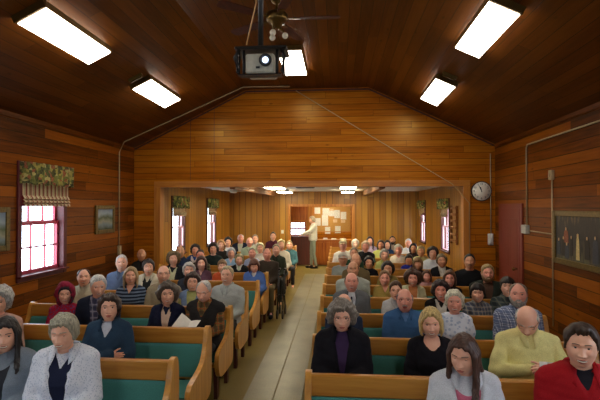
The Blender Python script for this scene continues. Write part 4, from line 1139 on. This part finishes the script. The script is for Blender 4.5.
        if ex[0] == 'badge':
            bm = bmesh.new(); box(bm, .06, .13, -.155, -.148, .86, .90); me = bpy.data.meshes.new('badge'); bm.to_mesh(me); bm.free(); part('name_badge', me, [cmat(ex[1])])
    # tops
    vox = (.0115, .016, .024)[2-hi]; inf = 0.0
    for li, L in enumerate(sp['top']):
        c = L['c']; prev = inf; inf = .014 if li == 0 else inf+.016
        v, f, n = cloth_top(sp, J, inf, vox, L.get('sl', 'long'), .455 if not stand else .47, seed, .0045)
        neck = L.get('neck', 'crew'); dp = inf-prev+.010
        if neck == 'v': zb = L.get('zb', .93); v = dip(v, lambda x, z: np.where(z > zb, (z-zb)*.55, -1)-np.abs(x), dp)
        if neck == 'scoop': v = dip(v, lambda x, z: .085-np.sqrt(x**2+((z-1.035)*.85)**2), dp+.01)
        if neck == 'open': w0 = L.get('w0', .015); v = dip(v, lambda x, z: w0+np.clip(z-.66, 0, 1)*.17-np.abs(x), dp)
        gg = G(); gg.add(v, f); nm = L.get('n', 'shirt'); ob = part(nm, gg, [cmat(c)])
        if L.get('collar'):
            cv, cf = collar(J, .064+inf*.5, .074+inf, .20 if neck == 'crew' else .50, 1.07, .045, .03 if neck == 'crew' else .006)
            if hi == 0 and stand: pass
            part('collar', thick(cv, cf, .004, 'collar'), [cmat(L.get('cc', c))], ob)
        if L.get('buttons') and hi:
            for k in range(3):
                z = .93-.09*k; bb = G(); bb.add(*ellip((0, -.118-inf-.006*k, z), (.006, .003, .006), None, 8, 6)); part('button', bb, [TEETH], ob)
    # trousers, shoes
    gg = G(); r = [q for q in torso_rings(sp, .008)]; r = [q for q in r if q[0] <= .66]; r[0] = (r[0][0]-.008,)+r[0][1:]; gg.add(*loft(r))
    for q in (-1, 1):
        gg.add(*capsule(J['hip', q], J['kn', q], .088, .066)); gg.add(*capsule(J['kn', q], J['an', q]+[0, 0, .02], .064, .055))
    v, f, n = remesh(gg, (.016, .022, .03)[2-hi], 2); v = v + n*wob(v, 30, .004, seed+9)[:, None]
    g3 = G(); g3.add(v, f); part('trousers', g3, [cmat(sp.get('legs', '#2a2c33'))])
    if shoes:
        for q in (-1, 1):
            sh = G(); a = J['an', q]; sh.add(*ellip(a+[0, -.11, -.062], (.047, .11, .034))); sh.add(*ellip(a+[0, .0, -.045], (.042, .06, .055))); sh.add(*ellip(a+[0, -.05, -.09], (.048, .15, .014)))
            v, f, n = remesh(sh, .012, 1); v[:, 2] = np.maximum(v[:, 2], a[2]-.099); g3 = G(); g3.add(v, f); part('shoe', g3, [cmat('#1b1715')])
    return o, J

POFF = .27
PEOPLE = []
def P(side, row, px, py, label, sex, hair, top, **k):
    PEOPLE.append((side, row, px, py, label, sex, hair, top, k))
def place(only=None):
    for i, (side, row, px, py, label, sex, hair, top, k) in enumerate(PEOPLE):
        if only and not only(side, row): continue
        Yb = (LY if side == 'L' else RY)[row]; y = Yb-POFF; hi = 2 if row < 2 else (1 if row < 5 else 0)
        c = at(px, py, y-.02); crown = c.z
        adult = not k.get('child'); T = {'curly': .034, 'fluffy': .024, 'boy': .02}.get(hair[0], .013)
        hp = math.radians(k.pop('hp', 0)-7 if 'hp' not in k else k.pop('hp'))
        hs = 1.0; top_h = (.119+T)*math.cos(hp)+.0
        for _ in range(4):
            s = (crown-.45)/(.75+top_h*hs-(.02 if hp > .3 else 0))
            if adult: hs = min(max(.96/s, 1.0), 1.16) if s < .96 else (1.02/s if s > 1.02 else 1.0)
            else: hs = min(1.2, max(1, .88/s))
        x = c.x; look = math.atan2(-x, y); yaw = look*.35; hy = look*.9-yaw + math.radians(k.pop('hy', 0)); hr = math.radians(k.pop('hr', 0))
        byaw = math.radians(k.pop('by', 0)); sp = dict(sex=sex, hair=hair, top=top, **k)
        grp = 'people in the pews %s of the aisle' % ('left' if side == 'L' else 'right')
        o, J = build_person(sp, (x, y, .45*(1-s)), s, yaw+byaw, hy, hp, hr, hi, label, grp, i*11+3, hs, shoes=k.get('shoes', False))
        o['_k'] = i
        yield i, o, J, sp
# ------------------------------------------------------------------ the congregation
def T(c, n='shirt', **k): return dict(c=c, n=n, **k)
GR, WH, SG, BL, BR, DK, BD, LB = '#8d8a85', '#d9d6cf', '#a8a49c', '#b59a6a', '#4a3222', '#1c1614', '#a08768', '#7a5a3a'
gl = ('glasses',)
# left of the aisle
P('L',0,4,315,'woman with long dark hair in grey blue blazer at photo edge, front left pew','f',('long',DK,.016,.24),[T('#33363c','blouse',neck='scoop'),T('#8894a0','blazer',neck='open',w0=.03,collar=1)],hp=2,hy=-5)
P('L',0,64,310,'woman with short grey hair in white patterned jacket over navy top, front left pew','f',('fluffy','#a39c86'),[T('#20263e','blouse',neck='v'),T(('print','#dde1ea','#b9c2d2',75),'jacket',neck='open',w0=.035,collar=1)],hp=6,hy=-20,eyes='down',age=1,broad=1.05)
P('L',1,-4,284,'person with grey hair and peach top cut off by left photo edge','f',('curly',SG),[T('#c9a08c','sweater')],hp=2)
P('L',1,108,291,'young woman with pinned up dark hair in denim jacket with crossed arms','f',('curly','#3a261a',.022),[T('#c8ccd4','shirt'),T('#2c4257','denim_jacket',neck='v',zb=.90,collar=1)],pose='crossed',smile=.3)
P('L',2,64,283,'child in red hood and red patterned jacket by the wall','f',('bob','#1c1416'),[T(('print','#a81f3a','#5a4a78',40),'jacket')],child=1,extra=[('hood','#8a2238')],hp=0)
P('L',2,97,274,'man with full white hair in dark navy jacket behind woman in denim','m',('short',WH,.018),[T(('plaid','#6a6a80','#2a2c44','#9a96a0'),'shirt',collar=1),T('#1b2030','jacket',neck='open',w0=.02)],age=1,broad=1.1,hp=4,hy=8)
P('L',2,167,281,'woman with wavy brown hair in navy blazer over peach blouse','f',('curly','#55483a',.034),[T('#d8b8a0','blouse',neck='v',collar=1),T('#1b1f36','blazer',neck='open',w0=.02,collar=1)])
P('L',2,204.5,278,'older man in glasses and dark vest over tartan shirt reading a leaflet','m',('receding','#cdc8c0'),[T(('plaid','#8a7440','#3a2a22','#a0522c',12),'shirt',collar=1),T('#2b2826','vest',sl='none',neck='v',zb=.86)],pose='read_low',hp=12,hy=-8,by=-12,eyes='down',extra=[gl],age=1,legs='#3c3c3c',shoes=True,broad=1.05)
P('L',3,83,267.5,'man with thinning dark hair in cream shirt near left wall','m',('receding','#3c2e26'),[T('#b5ab92','shirt',collar=1)],w=1.02)
P('L',3,130,266,'woman with straight blond hair in navy striped sweater','f',('bob','#a58a62',.016,.17),[T(('stripe','#6d7d92','#1b2436',22),'sweater',neck='v')])
P('L',3,163,264,'bald man in glasses and khaki shirt between striped sweater and blue vest','m',('bald','#6a5644'),[T('#a89c80','shirt',collar=1)],extra=[gl],broad=1.1,wide=1)
P('L',3,192,271,'woman with dark brown hair in blue vest over yellow green blouse','f',('curly','#3a2a22',.026),[T('#aeb070','blouse'),T('#6f86a8','vest',sl='none',neck='open',w0=.03)])
P('L',3,227,265,'man with light hair in pale grey button shirt at the aisle, fourth row','m',('short','#b5a37e'),[T('#b6bdb8','shirt',collar=1,buttons=1)],broad=1.15,legs='#4a4a48',shoes=True,hy=-6,by=-12)
P('L',4,121,254,'tall man with white hair in blue grey shirt against left wall','m',('short','#d5d0cc'),[T('#5f6f8a','shirt',collar=1)],broad=1.1,wide=1)
P('L',4,148,258,'woman with short dark hair in cream jacket and green lanyard','f',('fluffy','#2e2522'),[T('#22221f','blouse',neck='v'),T('#c9bfa5','jacket',neck='open',w0=.03,collar=1)])
P('L',4,188.5,261,'person with fluffy white hair in dark top behind brown haired woman in blue vest','f',('fluffy','#bdb9b0'),[T('#2c2e36','sweater')],age=1)
P('L',5,254,258,'woman with reddish brown hair in bright blue blouse at the aisle','f',('bangs','#5f3520',.022,.10),[T('#e0dcd6','undershirt'),T('#5576b8','blouse',neck='v',zb=.92)],hp=8,legs='#3a3c4c')
P('L',5,173,250,'woman with curly light brown hair and glasses in dark cardigan by the window','f',('curly','#76603f',.036),[T('#b8b48c','blouse',neck='v'),T('#1c1f22','cardigan',neck='open',w0=.03)],extra=[gl])
P('L',5,201,256,'woman with brown bob in dusky purple top','f',('bob','#45291e',.024),[T('#6a4a5a','top',neck='v')])
P('L',6,239,253,'woman with blond hair in black top with white and green collar','f',('fluffy','#a89a6c'),[T('#b8c8a0','blouse',collar=1,cc='#d8d8c8'),T('#15181a','sweater',neck='v',zb=.90)])
P('L',6,267,247,'large bald man in dark brown sweater at the aisle','m',('receding','#8a6a52'),[T('#3b3228','sweater')],skin='pink',broad=1.22,belly=.05,legs='#6a5f40',shoes=True,wide=1)
P('L',6,141,248,'bald older man in dark jacket in corner by the middle wall','m',('bald','#8a7a66'),[T('#2a2826','jacket',collar=1)],skin='tan')
P('L',6,180,244,'man with short hair in dark blue shirt before first back room window','m',('receding','#4a3c34'),[T('#28324a','shirt',collar=1)],skin='tan')
P('L',6,200,249,'man with dark hair and ruddy face in olive check shirt','m',('short','#3a2a22'),[T(('plaid','#5c5c42','#34342a','#7c7858'),'shirt',collar=1)],skin='pink')
P('L',5,222,259,'child with sandy hair in orange jacket','m',('boy','#8a6844'),[T('#c2552c','jacket')],child=1)
P('L',7,252,247,'person with grey hair in pale blue blouse','f',('short','#9a8f7c'),[T('#a9b4d2','blouse',neck='v')],skin='pink')
P('L',7,276,243.5,'man with grey brown hair in dark green jacket behind the large man','m',('short','#857a5c'),[T('#2f3628','jacket',collar=1)],legs='#2c2c2a')
P('L',7,195,243,'woman with dark hair in white top and blue shawl','f',('curly','#261c1a',.024),[T('#dcd8d4','blouse',neck='v'),T('#2c4a8a','shawl',neck='open',w0=.05)])
P('L',7,213,242,'woman with dark hair in dark teal jacket before second window','f',('curly','#2a1d18',.03),[T('#1f2c2a','jacket')])
P('L',7,231,247,'woman with silver hair in light blue and white top','f',('fluffy','#a9acb4'),[T('#8fb4d4','blouse',neck='v')])
P('L',8,260,242,'woman with pale blond hair in white blouse','f',('fluffy','#bdb58e'),[T('#dcd8cc','blouse')])
P('L',9,289.5,240,'man with sandy hair in teal shirt at the aisle near the rear','m',('short','#94805c'),[T('#4f7d86','shirt',collar=1)],legs='#3c3c40')
P('L',8,221,239.5,'woman with strawberry blond bob in black coat','f',('bob','#b98a58',.022),[T('#1e1a18','coat')])
P('L',8,281,238.5,'woman with blond hair in cream blouse near aisle','f',('fluffy','#c9b37c'),[T('#d9d0bc','blouse')])
P('L',9,228,236,'woman with dark hair and pale scarf near the rear','f',('curly','#191515',.026),[T('#e0e0dc','scarf'),T('#22242a','coat',neck='open',w0=.04)])
P('L',9,249.5,236.5,'bald man in light grey green shirt near the rear','m',('bald','#b9a58c'),[T('#98a488','shirt',collar=1)],skin='pink')
P('L',10,240.5,233.5,'round faced man with white hair in dark blue jacket near the rear','m',('receding',WH),[T('#b8b8a8','shirt'),T('#20263a','jacket',neck='open',w0=.02)],skin='pink',broad=1.15,wide=1)
P('L',10,255,234,'man with grey hair in pale shirt near the rear','m',('short','#7d7468'),[T('#c9c9bd','shirt',collar=1)])
P('L',11,273,231.5,'young man with short dark hair in maroon shirt in last left pew','m',('short','#1c1512'),[T('#4a1e2c','shirt',collar=1)])
# right of the aisle
P('R',0,466,331,'young woman with long straight brown hair in white jacket over pink top','f',('long','#4a2f22',.014,.33),[T('#c86a84','top',neck='scoop'),T('#d3d6dc','jacket',neck='open',w0=.035,collar=1)],hp=10,hy=-16,smile=.2,eyes='down')
P('R',0,583,322,'young man with brown hair in red shirt, front right pew','m',('short','#3a2719',.022),[T('#232128','undershirt',neck='crew'),T('#a81a22','shirt',neck='v',zb=.93,collar=1)],broad=1.08,hp=-2)
P('R',1,342,297,'woman with curly grey hair in black jacket over purple top, hands folded','f',('curly','#7c7266',.035),[T('#3c2a4a','blouse'),T('#17161c','jacket',neck='open',w0=.015,collar=1)],pose='folded',hp=4,smile=.7,broad=1.15,belly=.04,age=1,extra=[gl])
P('R',1,432,306,'woman with blond bob and necklace in black scoop neck top','f',('bob','#c9ac6c',.018,.09),[T('#17151a','blouse',neck='scoop')],extra=[('necklace','#3a2a22')],hp=2,hr=-3)
P('R',1,529,303,'balding man with bowed head in pale yellow shirt','m',('bald','#c2beb4'),[T('#e6dc94','shirt',collar=1)],pose='belly',hp=34,hy=-6,eyes='down',smile=.1,broad=1.2,belly=.05,extra=[gl],wide=1,age=1,legs='#1d2230')
P('R',2,344,291,'balding person in dark blue behind curly grey haired woman','m',('bald','#a8a090'),[T('#2a3346','jacket')],broad=1.1,hp=12)
P('R',2,405,287,'balding man with glasses and grey moustache in blue button shirt','m',('bald','#8c8880'),[T('#5d7fae','undershirt'),T('#3f6590','shirt',neck='v',zb=.93,collar=1)],extra=[gl,('moustache','#b0aaa0')],skin='pink',smile=.1,broad=1.1,age=1,wide=1)
P('R',2,455,288,'woman with short white hair in white printed tee shirt','f',('fluffy','#cfc9ae'),[T(('print','#d5dae2','#a9b8cc',22),'tee_shirt',sl='short')],skin='pink')
P('R',2,519,281,'bearded man in blue and white check shirt behind man in yellow','m',('receding','#7a6a58'),[T(('plaid','#c2c9d8','#3c5078','#26345a',20),'shirt',collar=1)],extra=[('beard','#a09a90')],skin='pink',broad=1.12)
P('R',3,351.5,271,'balding man in grey suit jacket, white shirt and dark tie','m',('bald','#6f5a48'),[T('#d5d5d8','shirt',collar=1),T('#66696a','suit_jacket',neck='open',w0=.012,collar=1)],extra=[('tie','#1c1e2c')],skin='pink',broad=1.12,wide=1)
P('R',3,396,281,'woman with brown hair in white blouse half hidden behind man in blue','f',('short','#5a402c',.02),[T('#c9cac8','blouse',collar=1)],smile=.3)
P('R',3,441,279,'woman with dark curly hair in black cardigan over white blouse','f',('curly','#2c1c18',.03),[T('#d2d0c4','blouse',neck='v'),T('#181614','cardigan',neck='open',w0=.035)],skin='pink',broad=1.1)
P('R',3,478,283,'smiling boy with dark hair in grey blue plaid shirt','m',('boy','#1d1512',.024),[T(('plaid','#7c8494','#4a4e58','#a89c84',16),'shirt',collar=1)],child=1)
P('R',3,508,276,'boy with dark brown hair in plaid shirt near right wall','m',('boy','#241a14',.022),[T(('plaid','#4a5658','#262c2a','#6a6a58',14),'shirt',collar=1)],child=1)
P('R',4,353,260,'heavy bald man in wide pale grey shirt at the aisle','m',('bald','#7a6450'),[T('#a9b0a2','shirt',collar=1)],broad=1.32,belly=.08,skin='tan',wide=1,legs='#2c2f3a')
P('R',4,385,270,'woman with short sandy hair in mustard blouse','f',('short','#8a6a48',.018),[T('#a8924e','blouse',neck='v')],skin='pink')
P('R',4,413,268.5,'woman with wavy brown hair in cream cardigan over orange top','f',('curly','#4a3020',.040),[T('#c07a4a','top'),T('#c8c49c','cardigan',neck='open',w0=.03)],skin='pink')
P('R',4,450,270,'woman with brown hair in dark top behind white haired woman','f',('bob','#5f422a',.022),[T('#1c1a1a','top')],skin='pink')
P('R',4,488,264,'man with blond hair and beard in dark green jacket','m',('short','#a58a58',.018),[T('#5a4236','tee_shirt'),T('#2c332c','jacket',neck='open',w0=.02)],extra=[('beard','#8a6844')],skin='pink',broad=1.25,hy=8)
P('R',5,356,252,'bald ruddy man in brown shirt behind the heavy man','m',('bald','#6a4a38'),[T('#6a5a3c','shirt')],skin='tan',broad=1.1)
P('R',5,388,260,'person with dark curly hair in olive tan jacket','f',('curly','#2f251c',.028),[T('#877640','jacket')],skin='tan')
P('R',5,427,270,'girl with brown hair in pale pink top','f',('bob','#5a3a28',.02),[T('#b98a86','top')],child=1,skin='pink')
P('R',5,470,253,'man with dark hair and goatee in black shirt by the middle wall','m',('short','#1a1412'),[T('#16171a','shirt')],extra=[('moustache','#1a1412')],skin='tan',broad=1.25)
P('R',6,343,252,'man in pale cap and light grey tee shirt at the aisle','m',('short','#6a5a48'),[T('#9ca39a','tee_shirt',sl='short')],extra=[('cap','#c5beab')],broad=1.15,skin='tan',legs='#1c1f2a')
P('R',6,369,255,'woman with short dark hair in black tee shirt','f',('curly','#17120f',.022),[T('#16161a','tee_shirt',sl='short')],skin='tan')
P('R',6,418,257.5,'woman with light brown bob in dark red brown top','f',('bangs','#7c5c34',.026),[T('#3c2a24','top')],skin='tan')
P('R',6,442,253,'man with grey hair in black suit with white collar','m',('fluffy','#74664c'),[T('#c9c4b8','shirt',collar=1),T('#131316','suit_jacket',neck='open',w0=.02)],skin='tan')
P('R',7,354,247,'man in dark green jacket behind the ruddy man','m',('short','#7a6a50'),[T('#2c4430','jacket')],skin='tan')
P('R',7,384.5,248,'woman with silver grey hair in yellow green shirt','f',('fluffy','#a8a498'),[T('#a6a860','shirt',collar=1)])
P('R',7,409,254,'person with dark hair in bright blue sweatshirt','m',('boy','#1f1814',.02),[T('#2c2f8c','sweatshirt')],child=1,skin='tan')
P('R',7,433,245.5,'woman with dark hair in sunlit white blouse by the right window','f',('curly','#2c2220',.032),[T('#d2d8dc','blouse')])
P('R',8,343,239,'person in cream hat and white shirt at the aisle','f',('short','#c2a878'),[T('#e2ddce','blouse')],extra=[('cap','#d8cba0')],skin='pink')
P('R',8,365.5,240,'woman with light blond hair in dark vest over green sleeves','f',('fluffy','#c2a482'),[T('#3f6a48','blouse'),T('#1b1d20','vest',sl='none')],skin='pink')
P('R',8,398.5,243.5,'woman with white hair in cream top in middle of right pews','f',('fluffy','#d2cbb8'),[T('#ddd2bd','blouse',neck='v')],skin='pink')
P('R',8,421,245,'person with blond grey hair in yellow green blouse near right window','f',('fluffy','#aea274'),[T('#b3b27c','blouse')],skin='tan')
P('R',9,355.5,238.5,'woman with curly white hair in pale blouse near the rear','f',('fluffy','#e2d8c4'),[T('#cfc9b4','blouse')],skin='pale')
P('R',9,381,239.5,'woman with brown hair in lime yellow shirt','f',('bob','#3c2a20',.02),[T('#b5bb6a','shirt')],skin='tan')
P('R',9,413.5,243,'woman with long dark hair in dark coat near right rear window','f',('bob','#1c1412',.022),[T('#2c1f1e','coat')],skin='tan')
P('R',10,370,236,'young woman with long dark hair in lilac top near the rear','f',('long','#1f1414',.018,.26),[T('#c0a8c2','top')])
P('R',10,387.5,240,'woman with dark brown hair in blue jacket near the rear','f',('bob','#241a16',.018),[T('#2c3f5a','jacket')],skin='fair')
P('R',10,408.5,238.5,'man with white hair in white shirt near the rear wall','m',('short','#e6e4e0',.014),[T('#d8dade','shirt',collar=1)],skin='pink')
P('R',11,392.5,235.5,'man with dark hair and beard in dark green jacket in last right pew','m',('short','#1a1310'),[T('#9a8a78','shirt'),T('#1d2c2a','jacket',neck='open',w0=.015)],extra=[('beard','#1a1310')],skin='tan')
WHO = {}
for i, o, J, sp in place(ONLY if 'ONLY' in globals() else None):
    WHO[PEOPLE[i][4]] = (o, J, sp)
    del o['_k']
# ------------------------------------------------------------------ the standing man at the back
sp = dict(sex='m', hair=('fluffy', '#b8a888'), top=[T('#d8d4c2', 'shirt', collar=1)], pose='stand', legs='#8d9480')
o, J = build_person(sp, at(313, 267, 15.35), .97, -PI/2+.25, .1, .12, 0, 0, 'man standing in back doorway in cream shirt and grey green trousers, arm reaching to counter', None, 977, 1.0, shoes=True)
o.location.z = .48*.97
# ------------------------------------------------------------------ papers in hands
def leaflet(fig, lx, ly, lz, w_, h_, tilt, fold, label, roll=0):
    "folded sheet held at a point given in the frame of the figure"
    bm = bmesh.new()
    a = [bm.verts.new(p) for p in ((0, 0, -h_/2), (0, 0, h_/2))]
    for q in (-1, 1):
        b = [bm.verts.new((q*w_*math.cos(fold), -w_*math.sin(fold)*1.0, z)) for z in (-h_/2, h_/2)]
        m_ = [bm.verts.new((q*w_*.5*math.cos(fold)*.98, -w_*.5*math.sin(fold)-.006, z)) for z in (-h_/2, h_/2)]
        bm.faces.new((a[0], m_[0], m_[1], a[1])); bm.faces.new((m_[0], b[0], b[1], m_[1]))
    bmesh.ops.remove_doubles(bm, verts=bm.verts, dist=1e-4); bmesh.ops.recalc_face_normals(bm, faces=bm.faces); bmesh.ops.solidify(bm, geom=bm.faces[:], thickness=.0012)
    s = fig.scale[0]; p = Matrix.Rotation(fig.rotation_euler[2], 3, 'Z') @ Vector((lx*s, ly*s, lz*s))
    ob = bm_obj('leaflet', bm, M['paper'], loc=(fig.location.x+p.x, fig.location.y+p.y, fig.location.z+p.z)); ob.rotation_euler = (tilt, roll, fig.rotation_euler[2]); return tag(ob, label, 'leaflet')
def who(t):
    for k, v in WHO.items():
        if t in k: return v[0]
q = who('tartan shirt')
if q: leaflet(q, -.06, -.385,   .83, .13, .20, -1.0, .55, 'white folded leaflet held by man in tartan shirt and vest', .3)
q = who('yellow shirt')
if q: leaflet(q, .02, -.44, .90, .06, .09, -.4, .3, 'small white paper in hands of man in yellow shirt')
